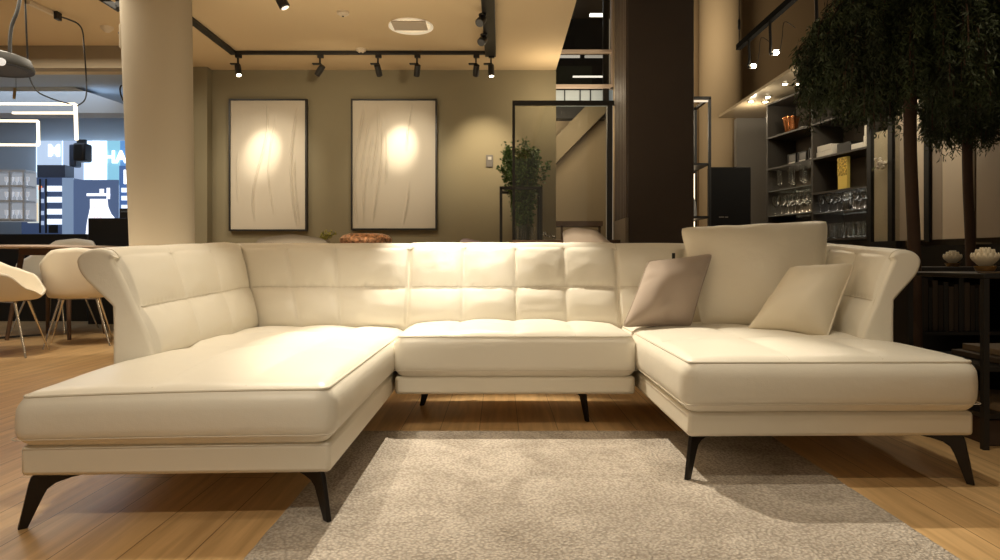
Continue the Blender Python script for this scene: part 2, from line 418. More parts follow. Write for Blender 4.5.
def back_loft(name, mapf, n_t, seams, ztop, round0=False, round1=False, bulge=.036):
    """mapf(d, z, t) -> world. cross-section: front face leaning back, rolled headrest, under-cut, straight outer panel"""
    LEN = (mapf(.1,.6,1) - mapf(.1,.6,0)).length
    def section(t):
        zt = ztop(t); zs = .45
        zm = zs + (zt - zs) * .46
        fr = crom([(0,.30),(0,.45),(.030,zs+(zm-zs)*.5),(.075,zm),(.125,zm+(zt-zm)*.5),(.166,zt-.035)], 12)
        fr = fr[12:]
        top = crom([(.166,zt-.035),(.190,zt-.008),(.228,zt),(.275,zt-.006),(.312,zt-.030),(.322,zt-.062),(.298,zt-.115),(.228,zt-.185),(.187,zt-.225)], 5)[1:]
        out = [Vector(p) for p in ((.185,zt-.29),(.185,.55),(.185,.40),(.185,.25),(.185,.172),(.10,.172),(.012,.172),(.012,.25),(.012,.36))]
        fr = [Vector((p[0], p[1])) for p in fr]; top = [Vector((p[0], p[1])) for p in top]
        res = []
        nf = len(fr)
        for i, p in enumerate(fr):
            w = i / (nf - 1 + 4)
            a = fr[max(0,i-1)]; b = fr[min(nf-1,i+1)]; tn = (b-a).normalized(); nr = Vector((-tn.y, tn.x))
            cw = cells(w, (.47,)); ct = cells(t, seams)
            bb = bulge * (puff(cw, .42) * (.25 + .75*puff(ct, .38)) - .55)
            edge = min(1, t/.02, (1-t)/.02) if True else 1
            if t in (0, 1): bb = -bulge*.55
            gz = abs(w - .47)
            bb += (.0045*fbm(t*LEN*16, w*3, LEN, 1.0)*math.exp(-gz/.12) + .0016*math.sin(t*LEN*2*PI/.034)*math.exp(-(gz/.035)**2)) * min(1, t/.03, (1-t)/.03)
            if w > .88: bb *= max(0, (1 - w) / .12) ** .8
            bb += (1 if w < .88 else max(0,(1-w)/.12)) * .004 * fbm(t*6, w*5, ztop(0)*31+seams[0]*17, 2.0) * puff(ct)
            res.append(p + nr * bb)
        zb = []
        for i, p in enumerate(top):     # soft dips of the vertical seams over the headrest roll
            ct = cells(t, seams); k = max(0, 1 - i / 18)
            zb.append(p + Vector((0, .008*(puff(ct,.4)-1)*k)))
        return res + zb + out
    def inset(poly, d):
        n = len(poly); outp = []
        for i in range(n):
            a, b = poly[i-1], poly[(i+1) % n]; tn = (b-a)
            tn = tn.normalized() if tn.length > 1e-9 else Vector((1,0))
            outp.append(poly[i] + Vector((tn.y, -tn.x)) * d)
        return outp
    ts = [i / n_t for i in range(n_t + 1)]
    rings = []
    R = .018
    L = (mapf(.1,.6,1) - mapf(.1,.6,0)).length
    for t in ts: rings.append((t, section(t), 0, 0))
    mb = MB(); seq = []
    if round0:
        for k in range(5):
            a = k / 5 * PI / 2
            if k == 0: seq.append((0, inset(section(0.0), R + .004), -R / L))
            seq.append((0, inset(section(0.0), R * (1 - math.sin(a))), -R * math.cos(a) / L))
    for t, s_, _, _ in rings: seq.append((t, s_, 0))
    if round1:
        for k in range(4, -1, -1):
            a = k / 5 * PI / 2
            seq.append((1, inset(section(1.0), R * (1 - math.sin(a))), R * math.cos(a) / L))
            if k == 0: seq.append((1, inset(section(1.0), R + .004), R / L))
    m = len(seq[0][1]); o = 0
    for t, poly, dt in seq:
        for p in poly: mb.v.append(tuple(mapf(p.x, p.y, t + dt)))
    for i in range(len(seq) - 1):
        for k in range(m): mb.f.append((i*m+k, i*m+(k+1)%m, (i+1)*m+(k+1)%m, (i+1)*m+k))
    from mathutils.geometry import tessellate_polygon
    for base, (t, poly, dt) in ((0, seq[0]), ((len(seq)-1)*m, seq[-1])):
        for tri in tessellate_polygon([[Vector((p.x, p.y, 0)) for p in poly]]): mb.f.append(tuple(base + i for i in tri))
    ob = mb.build(name, LEATHER, sofa, angle=75)
    # stitched seam across the back at mid height
    st = MB(); pts = []; pts2 = []; NFR = 49
    for i in range(0, n_t + 1):
        t = .012 + (i / n_t) * .976; s_ = section(t); nf = 49
        jj = .47 * (NFR - 1 + 4); j = int(jj); p = s_[j].lerp(s_[j+1], jj - j)
        pts.append(mapf(p.x - .0015, p.y, t)); pts2.append(mapf(p.x - .004, p.y - .011, t))
    st.tube(pts2, .0014, 5)
    st.tube(pts, .0024, 5)
    for sm in seams:
        s_ = section(sm); st.tube([mapf(p.x + .0002, p.y, sm) for p in s_[3:58]], .0016, 5)
    st.build('stitching', THREAD, ob)
    if round0 or round1:
        t = .0 if round0 else 1.0; s_ = section(t); sp = []
        for p in s_[2:62]: sp.append(mapf(p.x - .001, p.y, t + (.004 if round0 else -.004)))
        st2 = MB().tube(sp, .0026, 5); st2.build('stitching', THREAD, ob)
    return ob

G = .006
lerp = lambda a, b, t: a + (b - a) * t
zmid = lambda t: .925
back_loft('back_cushion', lambda d, z, t: Vector((lerp(LX1+G, RX0-G, t), YBK + d, z)), 150, (.262, .513, .752), zmid, True, True)
CXL, CXR = -1.335, 1.61
back_loft('back_cushion', lambda d, z, t: Vector((lerp(CXL - d, LX1-G, t), YBK + d, z)), 120, (.27, .56), lambda t: .921, False, True)
back_loft('back_cushion', lambda d, z, t: Vector((lerp(RX0+G, CXR + d, t), YBK + d, z)), 120, (.36, .68), lambda t: .921, True, False)
back_loft('side_back', lambda d, z, t: Vector((lerp(-1.292, CXL, t) - d, lerp(2.49, YBK + d - .003, t), z)), 140, (.33, .66), lambda t: lerp(.868, .921, min(1, t*1.15)), True, False)
back_loft('side_back', lambda d, z, t: Vector((lerp(1.574, CXR, t) + d * lerp(.86, 1, t), lerp(2.87, YBK + d - .003, t), z)), 110, (.33, .66), lambda t: lerp(.868, .921, min(1, t*1.15)), True, False)

def sofa_leg(cx, cy, dx, dy, T, z0=0.0):
    """angled blade: bar under the base running inwards along (dx, dy), blade down to a small foot"""
    d = Vector((dx, dy, 0)).normalized(); n = Vector((-d.y, d.x, 0))
    c = Vector((cx, cy, 0)) - n * .008
    q = [(.30,T+.004),(.0,T+.004),(-.012,T-.010),(-.018,T-.03),(-.045,z0),(-.020,z0),(.018,T-.075),(.030,T-.052),(.052,T-.038),(.09,T-.030),(.30,T-.014)]
    mb = MB().prism([c + d*a + Vector((0,0,z)) for a, z in q], n * .016)
    return mb.build('leg', DARK_METAL, sofa, bevel=.003)
sofa_leg(LX0+.045, LY0+.005, 1, .9, .160)
sofa_leg(LX1-.035, LY0+.03, -1, .9, .160, .013)
sofa_leg(RX0+.045, RY0+.06, 1, .9, .180, .013)
sofa_leg(RX1-.045, RY0+.045, -1, .9, .180)
sofa_leg(LX1+.11, MY0+.55, 1, .6, .170)
sofa_leg(RX0-.24, MY0+.20, -.5, 1, .170)
sofa_leg(LX0+.05, 3.72, 1, -.9, .168); sofa_leg(RX1-.05, 3.72, -1, -.9, .180)

# ------------------------------------------------------------------ pillows
def pillow(name, corners, T, m, label, pinch=.05, seed=0, bandw=.010):
    bl, br, tr, tl = [Vector(c) for c in corners]
    cc = (bl+br+tr+tl)/4; bl, br, tr, tl = [cc + (c-cc)*1.03 for c in (bl,br,tr,tl)]
    n = ((br - bl).cross(tl - bl)).normalized()
    N = 40
    root = empty(name, (bl + br) / 2, label, 'pillow')
    def pt(a, b, s):
        x, y = 2*a-1, 2*b-1
        cr = 1 - .035 * (abs(x*y))**8
        xx = x * (1 - pinch * (1 - y*y)) * cr; yy = y * (1 - pinch * (1 - x*x)) * cr
        aa, bb = (xx+1)/2, (yy+1)/2
        p = bl*(1-aa)*(1-bb) + br*aa*(1-bb) + tr*aa*bb + tl*(1-aa)*bb
        e = max(0, (1-abs(x)**2.6)) * max(0, (1-abs(y)**2.6))
        w = .014*fbm(x*1.0+seed, y*.8, seed, 1.5)*e**.5 + .022*math.sin(9*math.atan2(y-.2, x+.15)+seed)*math.exp(-((1-max(abs(x),abs(y)))/.3)**2)*e**.45*max(0,fbm(x+seed,y,seed,1.7)+.2)
        return p + n * s * (T/2 * e**.56 + w * (1 if s > 0 else .4) + .003)
    mb = MB(); mb.grid(lambda a, b: pt(a, b, 1), N, N); mb.grid(lambda a, b: pt(a, b, -1), N, N)
    # edge band
    def rim(t):
        t = (t % 1) * 4; k = int(t) % 4; f = t - int(t)
        return [(f,0),(1,f),(1-f,1),(0,1-f)][k]
    o = mb.build('cushion_body', m, root, weld=True, angle=85)
    pm = MB(); pm.tube([(pt(*rim(i/96), 1)+pt(*rim(i/96), -1))/2 for i in range(96)], bandw/2, 6, True)
    pm.build('piping', m, root)
    return root
def at(u, v, Y): return P(u, v, Y)
TAUPE = mat('taupe_velvet', (0.40, 0.325, 0.27), .85, spec=.15, sheen=.25, bump=(300, .2, .002))
PILL = mat('cream_pillow_leather', (0.78, 0.72, 0.60), .42, spec=.45, bump=(7, .35, .03))
pillow('throw_pillow', [at(703,323,3.40), at(822,328,3.20), at(826,222,3.47), at(682,229,3.64)], .26, PILL, 'largest cream leather pillow leaning in the right back corner of the sofa', .03, 3)
tp = pillow('throw_pillow', [at(624,326,3.33), at(690,325,3.32), at(711,255,3.40), at(649,262,3.46)], .21, TAUPE, 'taupe velvet pillow leaning in front of the largest cream pillow', .04, 8)
mb = MB().box(XU(672,3.52), XU(675,3.52), 3.515, 3.525, ZV(264,3.5), ZV(253,3.5)); mb.build('care_tag', BLACK, tp, bevel=.002)
tag(tp.children[-1], 'small black tag')
pillow('throw_pillow', [at(747,331,3.08), at(827,336,2.90), at(853,265,3.03), at(791,268,3.15)], .21, mat('cream_pillow_cloth', (.74,.66,.52), .55, bump=(200,.12,.002)), 'small cream pillow in front, against the right side back of the sofa', .05, 14)

# ------------------------------------------------------------------ rug
rx0, rx1, ry0, ry1 = -.70, 1.255, .15, 3.085
mb = MB()
def rugf(a, b):
    x, y = lerp(rx0, rx1, a), lerp(ry0, ry1, b)
    e = min(a*(rx1-rx0), (1-a)*(rx1-rx0), b*(ry1-ry0), (1-b)*(ry1-ry0))
    z = .013*min(1, .25+e/.012) + .0025*fbm(x, y, 0, 9)*min(1, e/.03)
    return Vector((x + .004*fbm(0, y, 3, 8), y, z))
mb.grid(rugf, 150, 220)
rug = mb.build('area_rug', rug_mat(), angle=80); tag(rug, 'taupe textured pile rug lying in front of the sofa', 'rug')

# ------------------------------------------------------------------ paintings
FR = mat('black_frame', (.012,.011,.010), .4)
def painting(u0, u1, v0, v1, label, ridges, cloth):
    Y = YB - .045
    root = empty('framed_artwork', (XU((u0+u1)/2, Y), Y, ZV(v1, Y)), label, 'painting', 'relief artworks on the back wall')
    x0, x1, z0, z1 = XU(u0,Y), XU(u1,Y), ZV(v1,Y), ZV(v0,Y); w = .018
    mb = MB().box(x0, x0+w, Y-.012, YB, z0, z1).box(x1-w, x1, Y-.012, YB, z0, z1).box(x0+w, x1-w, Y-.012, YB, z0, z0+w).box(x0+w, x1-w, Y-.012, YB, z1-w, z1)
    mb.build('frame', FR, root)
    cm = MB()
    def surf(a, b):
        x, z = lerp(x0+w, x1-w, a), lerp(z0+w, z1-w, b)
        d = .004*fbm(a*3, b*.7, u0, 2)
        for fx, wd, am, c0, c1 in ridges:
            if c0 < b < c1:
                dd = a - fx(b); k = min(1, (b-c0)/.1, (c1-b)/.1)
                d += 1.6 * am * math.exp(-(dd/wd)**2) * k
        return Vector((x, Y - d, z))
    cm.grid(surf, 130, 120)
    cm.build('canvas', cloth, root, angle=80)
    return root
CANV = mat('plaster_canvas', (.54,.485,.395), .8, bump=(25,.12,.01))
rl = [(lambda b: .40-.10*math.sin(b*5+.5), .012, .012, .05, .98), (lambda b: .56+.05*math.sin(b*6+2), .010, .009, .1, .9), (lambda b: .90-.09*abs(math.sin(b*3.3)), .014, .014, .02, .95), (lambda b: .93-.07*abs(math.sin(b*3.3)), .01, .01, .02, .6), (lambda b: .12-.03*math.sin(b*4), .012, .008, .2, .6)]
painting(229, 307, 99, 231, 'left framed white relief artwork with a few wavy vertical folds', rl, CANV)
rr = [(lambda b, c=c: .06+c-.05*math.sin(b*4+c*9)+.05*b, .012, .012, .03+.3*(k%2), .97-.1*(k%3)) for k, c in enumerate((0,.06,.11,.16,.22,.28))]
rr += [(lambda b: .64+.10*(b-.5)+.12*max(0,b-.75), .010, .014, .60, .99), (lambda b: .60+.08*math.sin(b*4), .012, .012, .02, .38)]
painting(351, 437, 99, 230, 'right framed white relief artwork with dense folds on its left side', rr, CANV)

# wall switch
o = MB().box(XU(486,YB), XU(493,YB), YB-.015, YB, ZV(167,YB), ZV(155,YB)).build('wall_switch', mat('grey_plate', (.12,.11,.10), .4), bevel=.004)
tag(o, 'small grey switch plate on the back wall beside the plant', 'switch')
MB().box(XU(488,YB), XU(491.5,YB), YB-.02, YB-.014, ZV(160,YB), ZV(157,YB)).build('rocker', mat('light_plate', (.4,.38,.34), .4), o, bevel=.001)

# ------------------------------------------------------------------ ceiling things
ZT = 2.89
def YZ(v, z): return (z - H) * F / (260 - v)
YT = YZ(54.5, ZT)
XL, XR = XU(232, YT), XU(490, YT)
mb = MB().box(XL-.02, XL+.045, 5.30, YT+.02, ZT, ZC-.002).box(XL+.045, XR-.05, YT-.02, YT+.02, ZT, ZC-.002).box(XR-.05, XR+.06, -.6, YT+.02, ZT-.02, ZC-.002)
o = mb.build('lighting_track', BLACK, bevel=.003); tag(o, 'black U-shaped lighting track on the ceiling', 'track')
HEADG = emat('spot_lens', (1,.86,.62), 14)
def head(u, label, aim, z=ZT, Y=YT, lit=True, dark=None):
    x = XU(u, Y)
    root = empty('track_spotlight', (x, Y, z - .24), label, 'spotlight', 'spotlights on the black track')
    MB().box(x-.025, x+.035, Y-.018, Y+.018, z-.035, z).build('adapter', BLACK, root, bevel=.003)
    MB().box(x-.008, x+.008, Y-.008, Y+.008, z-.10, z-.03).build('stem', BLACK, root)
    MB().box(x-.075, x+.015, Y-.02, Y+.02, z-.102, z-.09).build('bracket', BLACK, root, bevel=.002)
    c = Vector((x+.002, Y, z-.155)); d = (Vector(aim) - c).normalized()
    MB().lathe(c - d*.055, [(.018,0),(.03,.005),(.032,.08),(.030,.118),(.026,.12)], 20, d).build('lamp_head', BLACK, root)
    MB().lathe(c + d*.062, [(.001,0),(.022,.0),(.022,.006),(.001,.006)], 16, d).build('lens', HEADG if lit else BLACK, root)
    return c + d*.09, d
A1 = P(263,160,YB); A2 = P(399,150,YB); A3 = P(470,150,YB)
heads = []
heads.append(head(238, 'track spotlight at the left corner of the black track', P(258,215,YB-1.2)))
heads.append(head(320, 'track spotlight between the tops of the two artworks, nearer the left one', A1, lit=False))
heads.append(head(378, 'track spotlight above the left part of the right artwork', A2, lit=False))
heads.append(head(417, 'track spotlight above the right part of the right artwork', A2 + Vector((.1,0,-.2)), lit=False))
heads.append(head(476, 'track spotlight with a side bracket just left of the right track corner', A3, lit=False))
heads.append(head(491, 'track spotlight hanging at the right corner of the black track', A3 + Vector((.3,-.8,-.8))))
for v, lab in ((22, 'dark spotlight tucked against the right arm of the track, nearer one'), (42, 'dark spotlight tucked against the right arm of the track, farther one')):
    z = ZT-.02; Y = YZ(v-8, z); x = XR-.045
    root = empty('track_spotlight', (x, Y, z-.14), lab, 'spotlight', 'spotlights on the black track')
    MB().lathe((x, Y, z-.02), [(.03,0),(.034,.01),(.03,.02)], 16).build('adapter', BLACK, root)
    MB().lathe((x, Y+.03, z-.03), [(.022,0),(.036,.01),(.038,.09),(.032,.1)], 18, (-.25,-.7,-.6)).build('lamp_head', mat('soft_black', (.02,.018,.016), .4), root)
# single ceiling spot top centre and smoke detectors, vent
Y = 5.1
root = empty('ceiling_spotlight', (XU(284,Y), Y, 2.8), 'black ceiling spotlight cut by the top edge above the left artwork', 'spotlight')
MB().lathe((XU(278,Y), Y-.02, ZC-.03), [(.03,0),(.03,.03)], 16).build('adapter', BLACK, root)
MB().lathe(P(278,-6,Y), [(.02,-.01),(.04,0),(.042,.11),(.036,.115)], 20, (.45,.1,-.9)).build('lamp_head', BLACK, root)
MB().lathe(P(278,-6,Y)+Vector((.45,.1,-.9)).normalized()*.117, [(.001,0),(.03,0),(.03,.003)], 16, (.45,.1,-.9)).build('lens', emat('dim_lens', (1,.85,.6), 1.5), root)
DET = mat('detector_plastic', (.66,.56,.42), .6)
for u, v, lab in ((343,12,'round smoke detector on the ceiling nearer the top edge'), (361,49,'round smoke detector on the ceiling close to the back track')):
    Y = YZ(v, ZC); o = MB().lathe((XU(u,Y), Y, ZC-.035), [(.012,0),(.03,.003),(.035,.012),(.05,.018),(.052,.035)], 24).build('smoke_detector', DET); tag(o, lab, 'smoke detector')
    MB().lathe((XU(u,Y), Y, ZC-.041), [(.006,0),(.01,.006)], 12).build('sensor', BLACK, o)
Y = YZ(26, ZC); x = XU(411, Y)
root = empty('ceiling_vent', (x, Y, ZC-.04), 'round recessed ceiling vent with a square grille plate', 'vent')
MB().lathe((x, Y, ZC-.012), [(.17,.012),(.195,.0),(.2,.0),(.2,.012)], 40).build('ring', mat('white_ring', (.8,.75,.66), .4, emit=((1,.85,.6), .25)), root)
MB().box(x-.15, x+.15, Y-.18, Y+.02, ZC-.035, ZC-.018).build('grille', mat('grille_plate', (.50,.42,.32), .5), root, bevel=.004)
# detector, small box and dark fixture at left
Y = YZ(27, ZC); o = MB().lathe((XU(107,Y), Y, ZC-.05), [(.015,0),(.05,.03),(.055,.05)], 24).build('smoke_detector', DET); tag(o, 'cone-shaped smoke detector on the ceiling left of the column', 'smoke detector')
Y = 4.9; root = empty('sensor_box', P(124,40,Y), 'pale sensor box fixed to the left of the round column', 'sensor')
MB().box(XU(122.5,Y), XU(131,Y), Y-.05, Y+.10, ZV(50,Y), ZV(26,Y)).build('casing', COLUMN, root, bevel=.006)
MB().lathe(P(121,44,Y)-Vector((.0,.0,0)), [(.012,0),(.014,.02)], 12, (1,0,0)).build('lens', BLACK, root)
MB().lathe(P(119,33,Y), [(.01,0),(.012,.03)], 12, (1,0,0)).build('lens', BLACK, root)
Y = 5.0; root = empty('ceiling_fixture', P(112,5,Y), 'black ceiling light frame cut by the top edge beside the column', 'light')
mb = MB().bar(P(82,-14,Y), P(119,9,Y), .05, .05); mb.bar(P(119,9,Y), P(122,-12,Y), .05, .05); mb.build('frame', BLACK, root, bevel=.01)
# pendant with hose
Y = 4.9; x = XU(-5, Y); z = ZV(69, Y)
root = empty('pendant_lamp', (x, Y, z), 'black disc pendant lamp on a thick hose at the top left', 'lamp')
MB().lathe((x, Y, z), [(.20,.004),(.245,0),(.25,.02),(.225,.085),(.14,.115),(.03,.12)], 40).build('lamp_shade', BLACK, root)
MB().lathe((x, Y, z-.004), [(.001,.006),(.2,.006),(.2,.01)], 30).build('diffuser', mat('dim_diffuser', (.03,.028,.025), .5), root)
MB().tube(crom([P(10,53,Y), P(10,40,Y), P(12,25,Y), P(17,12,Y), P(20,-2,Y), P(21,-20,Y), P(21,-22,Y)], 5), .013, 10).build('hose', BLACK, root)
MB().lathe(P(1.5,62,Y-.235), [(.001,0),(.028,0),(.028,.01),(.001,.012)], 16, (0.3,-1,0)).build('emblem', emat('pale_dot', (.9,.88,.85), .5), root)
def cord(pts, Y, r, name, label, par=None):
    o = MB().tube(crom([P(u,v,y) for u, v, y in pts], 8), r, 6).build(name, BLACK); tag(o, label, 'cable'); return o
cord([(25,-6,5),(26,20,5.1),(27.5,55,5.4),(28,72,5.8),(36,90,6.3),(50,98,6.6),(66,103,6.9),(74,105,6.95)], 5, .007, 'hanging_cable', 'thin black cable dropping from the ceiling to the lit frame, left one')
root = empty('cable_bar', P(40,8,5.4), 'pale bar with a black plug and looping cable under the ceiling', 'cable')
MB().bar(P(28,2,YZ(2,ZC-.02)), P(58,16,YZ(16,ZC-.02)), .035, .03).build('bar', DET, root)
MB().box(XU(57,5.5)-.016, XU(57,5.5)+.016, 5.48, 5.54, ZV(19.5,5.5), ZV(12,5.5)).build('plug', BLACK, root, bevel=.003)
MB().tube(crom([P(58,16,5.5),P(70,20,5.55),P(78,24,5.6),P(82.5,31,5.7),P(84,46,5.9),P(86,75,6.3),P(86.5,92,6.7),P(84,101,6.9),P(77,106,6.95)], 8), .007, 6).build('cable', BLACK, root)
cord([(121.5,85,6.9),(120,90,6.9),(123,100,6.9),(131,111,6.9)], 6.9, .008, 'hanging_cable', 'short black cable curving beside the column')
# LED pendants
LED = emat('led_line', (1,.86,.60), 2.6)
Y = 6.95
root = empty('linear_pendant', P(40,110,Y), 'glowing open rectangular line pendant, upper one on the left', 'lamp')
mb = MB().bar(P(-60,103.5,Y), P(75,104,Y), .022); mb.build('light_bar', LED, root)
MB().bar(P(75.5,104,Y), P(76.5,140,Y), .026).build('light_bar', LED, root)
MB().bar(P(75,113,Y), P(13,113,Y+.5), .022).build('light_bar', LED, root)
MB().tube([P(16,88,Y), P(16,66,7.4)], .003, 5).build('wire', BLACK, root)
MB().bar(P(15,88,Y), P(14,99,Y), .02).build('clip', mat('brass', (.7,.5,.25), .3, metal=1), root)
Y = 7.1
root = empty('linear_pendant', P(10,145,Y), 'glowing rectangular line pendant, lower one on the left', 'lamp')
for a, b in (((-60,120.5),(38,121)), ((38,121),(38.5,145)), ((38.5,145),(-60,144.5))):
    MB().bar(P(*a,Y), P(*b,Y), .022).build('light_bar', LED, root)

# ------------------------------------------------------------------ tub chairs and table
def tub_chair(name, label, shell, group, legs=True, leg_m=CHROME):
    root = empty(name, (0,0,0), label, 'chair', group)
    def rim(a):   # a: angle, 0 = back (-Y local), PI = front
        a = abs((a + PI) % (2*PI) - PI)
        ks = ((0,.965),(.55,.945),(1.0,.83),(1.55,.755),(2.05,.70),(2.5,.575),(PI,.515))
        for (a0, h0), (a1, h1) in zip(ks, ks[1:]):
            if a <= a1 + 1e-6:
                q = (a - a0) / (a1 - a0); q = q*.5 + .5*q*q*(3-2*q); hgt = h0 + (h1 - h0) * q; break
        return hgt
    def f(u, v):
        a = 2*PI*u; s = v
        rx, ry = .285 + .02*0, .275
        dirx, diry = math.sin(a), -math.cos(a)
        # squarish footprint
        q = (abs(dirx)**2.6 + abs(diry)**2.6) ** (-1/2.6)
        ht = rim(a)
        if s < .45:
            k = s / .45; r = k * .86; z = .475 + .012*k**2
        else:
            k = (s - .45) / .55; r = .86 + .22*k**.7; r += .10*k*max(0, math.cos(a)); z = .487 + (ht - .487) * k**1.35
        return Vector((dirx*q*rx*r, diry*q*ry*r, z))
    MB().grid(f, 64, 26, cu=True).build('seat_shell', shell, root, weld=True, solid=.022, world=False, angle=70)
    if legs:
        for sx in (-1, 1):
            for sy in (-1, 1):
                MB().tube([(sx*.15, sy*.15, .47), (sx*.27, sy*.27, .0)], [.012, .008], 10).build('leg', leg_m, root, world=False)
        MB().bar((-.16,-.16,.462), (.16,.16,.462), .03, .012).bar((-.16,.16,.462), (.16,-.16,.462), .03, .012).build('under_frame', leg_m, root, world=False)
    return root
GRP = 'tub chairs in the showroom'
ch0 = tub_chair('tub_chair', 'ivory tub chair cut by the left edge, its arm pointing right', SHELL, GRP)
def place(c, u, Y, rz, sc=1.0):
    c.location = (XU(u, Y), Y, 0); c.rotation_euler = (0, 0, math.radians(rz)); c.scale = (sc, sc, sc)
chB = copy_tree(ch0); chB['label'] = 'ivory tub chair with thin metal legs nearest the sofa, pulled up to the table'
chC = copy_tree(ch0); chC['label'] = 'ivory tub chair on the far side of the left dining table, only its back showing'
place(ch0, 1, 5.60, -72, 1.0); place(chB, 80, 6.30, 28, .97); place(chC, 56, 7.55, 180, 1.12)
# left table
xt, yt, zt = XU(58,6.95), 6.95, ZV(245.2,6.6)
root = empty('dining_table', (xt, yt, 0), 'pale oval-topped dining table with dark legs among the ivory chairs', 'table')
MB().lathe((xt, yt, zt-.03), [(.58,0),(.60,.012),(.60,.03),(.0,.03)], 48).build('tabletop', mat('pale_pink_top', (.66,.54,.47), .3), root)
MB().box(xt-.26, xt+.26, yt-.22, yt+.22, zt-.10, zt-.03).build('apron', BROWNWOOD, root, bevel=.005)
for sx in (-1, 1):
    for sy in (-1, 1): MB().tube([(xt+sx*.24, yt+sy*.2, zt-.09), (xt+sx*.32, yt+sy*.3, 0)], [.028,.018], 10).build('leg', BROWNWOOD, root)
o = MB().bar(P(-30,341,6.6)*1, P(42,336,6.9), .03, .02).build('floor_rail', BLACK); o.location.z = 0; tag(o, 'thin black rail lying on the floor under the left dining table', 'rail')

# behind the sofa: tables, chairs, copper bowl, sprig
GREYF = mat('grey_felt', (.24,.21,.17), .85)
MAUVE = mat('mauve_fabric', (.22,.165,.18), .85)
BEIGEF = mat('beige_fabric', (.34,.285,.24), .8)
def behind(label, m, u, Y, rz, sc):
    c = tub_chair('tub_chair', label, m, GRP, leg_m=BLACK); place(c, u, Y, rz, sc); return c
behind('grey felt tub chair behind the sofa beside the copper bowl', GREYF, 296, 4.75, 12, 1.03)
behind('grey felt tub chair behind the sofa below the left artwork, at the column', GREYF, 208, 4.70, 20, .93)
behind('mauve upholstered tub chair peeking above the middle of the sofa back', MAUVE, 508, 4.75, -70, 1.01)
behind('beige rounded chair above the sofa back beside the dark pillar', BEIGEF, 616, 4.72, -66, 1.085)
zt = .94
root = empty('dining_table', (XU(300,5.5), 5.5, 0), 'grey topped table behind the left half of the sofa', 'table')
MB().box(XU(228,5.5), XU(408,5.5), 5.15, 5.95, zt-.03, zt).build('tabletop', mat('grey_top', (.30,.27,.21), .4), root, bevel=.006)
for sx in (235, 400):
    for y in (5.22, 5.88): MB().box(XU(sx,5.5)-.03, XU(sx,5.5)+.03, y-.03, y+.03, 0, zt-.03).build('leg', BLACK, root)
COPPER = mat('mottled_copper', (.60,.30,.16), .35, metal=.4, bump=(45,.7,.02), vary=(38,.75))
root = empty('copper_bowl', (XU(366,5.45), 5.45, zt), 'upturned mottled copper bowl on the table behind the sofa', 'bowl')
MB().lathe((XU(366,5.45), 5.45, zt), [(.195,0),(.215,.03),(.215,.06),(.19,.085),(.14,.10),(.03,.104),(0,.104)], 40).build('bowl_body', COPPER, root)
MB().lathe((XU(366,5.45), 5.45, zt), [(.19,-.0),(.222,.0),(.222,.008),(.2,.01)], 40).build('rim', COPPER, root)
root = empty('potted_sprig', (XU(325,5.4), 5.4, zt), 'small yellow-green sprig in a pot beside the copper bowl', 'plant')
MB().lathe((XU(325,5.4), 5.4, zt), [(.03,0),(.04,.03),(.038,.045),(.0,.04)], 20).build('pot', mat('grey_pot', (.3,.28,.25), .6), root)
mb = MB(); rnd = random.Random(4); st = MB()
for k in range(16):
    a = rnd.uniform(0, 2*PI); t = rnd.uniform(.3, 1); b = Vector((XU(325,5.4), 5.4, zt+.03)); e = b + Vector((math.cos(a)*.09*t, math.sin(a)*.06*t, rnd.uniform(.03,.10)))
    st.tube([b, (b+e)/2+Vector((0,0,.015)), e], .002, 4)
    for q in range(8):
        c = b.lerp(e, .4+.6*q/7); d = Vector((rnd.uniform(-1,1), rnd.uniform(-1,1), rnd.uniform(-.3,1))).normalized()*.017; s_ = d.cross(Vector((0,1,.3))).normalized()*.006
        mb.add([c, c+d*.5+s_, c+d, c+d*.5-s_], [(0,1,2,3)])
st.build('stem', mat('sprig_stem', (.12,.12,.03), .7), root); mb.build('leaves', mat('yellow_green_leaf', (.36,.34,.05), .6), root, smooth=False)
# dark table and glass pieces before the plant
root = empty('dining_table', (XU(560,5.4), 5.4, 0), 'dark brown table behind the right half of the sofa by the beige chair', 'table')
zt2 = ZV(239.8,5.1)
MB().box(XU(512,5.1), XU(622,5.1), 5.1, 5.75, zt2-.03, zt2).build('tabletop', BROWNWOOD, root, bevel=.005)
for u in (516, 615):
    for y in (5.15, 5.7): MB().box(XU(u,5.1)-.02, XU(u,5.1)+.02, y-.02, y+.02, 0, zt2-.03).build('leg', BROWNWOOD, root)
gob = None
for k, (u, hgt) in enumerate(((545,.075),(549,.055),(553.5,.04))):
    o = MB().lathe((XU(u,5.3), 5.3, zt2), [(.018,0),(.018,.003),(.003,.008),(.003,hgt*.45),(.016,hgt*.6),(.019,hgt*.8),(.015,hgt),(.013,hgt),(.016,hgt*.8),(.013,hgt*.62),(0,hgt*.55)], 16).build('small_glass', GLASS)
    tag(o, ('tallest', 'middle-sized', 'lowest')[k] + ' of three small clear glasses on the dark brown table', 'glass', 'small glasses on the dark table')

# sideboard in the passage
Y = 9.0; root = empty('console_table', (XU(578,Y), Y, 0), 'tall thin-legged brown console against the beige passage wall', 'table')
MB().box(XU(545,Y), XU(603,Y), Y, Y+.4, ZV(226,Y), ZV(221,Y)).build('tabletop', BROWNWOOD, root)
for u in (548, 562, 600): MB().box(XU(u,Y)-.015, XU(u,Y)+.015, Y+.02, Y+.05, 0, ZV(226,Y)).build('leg', BROWNWOOD, root)

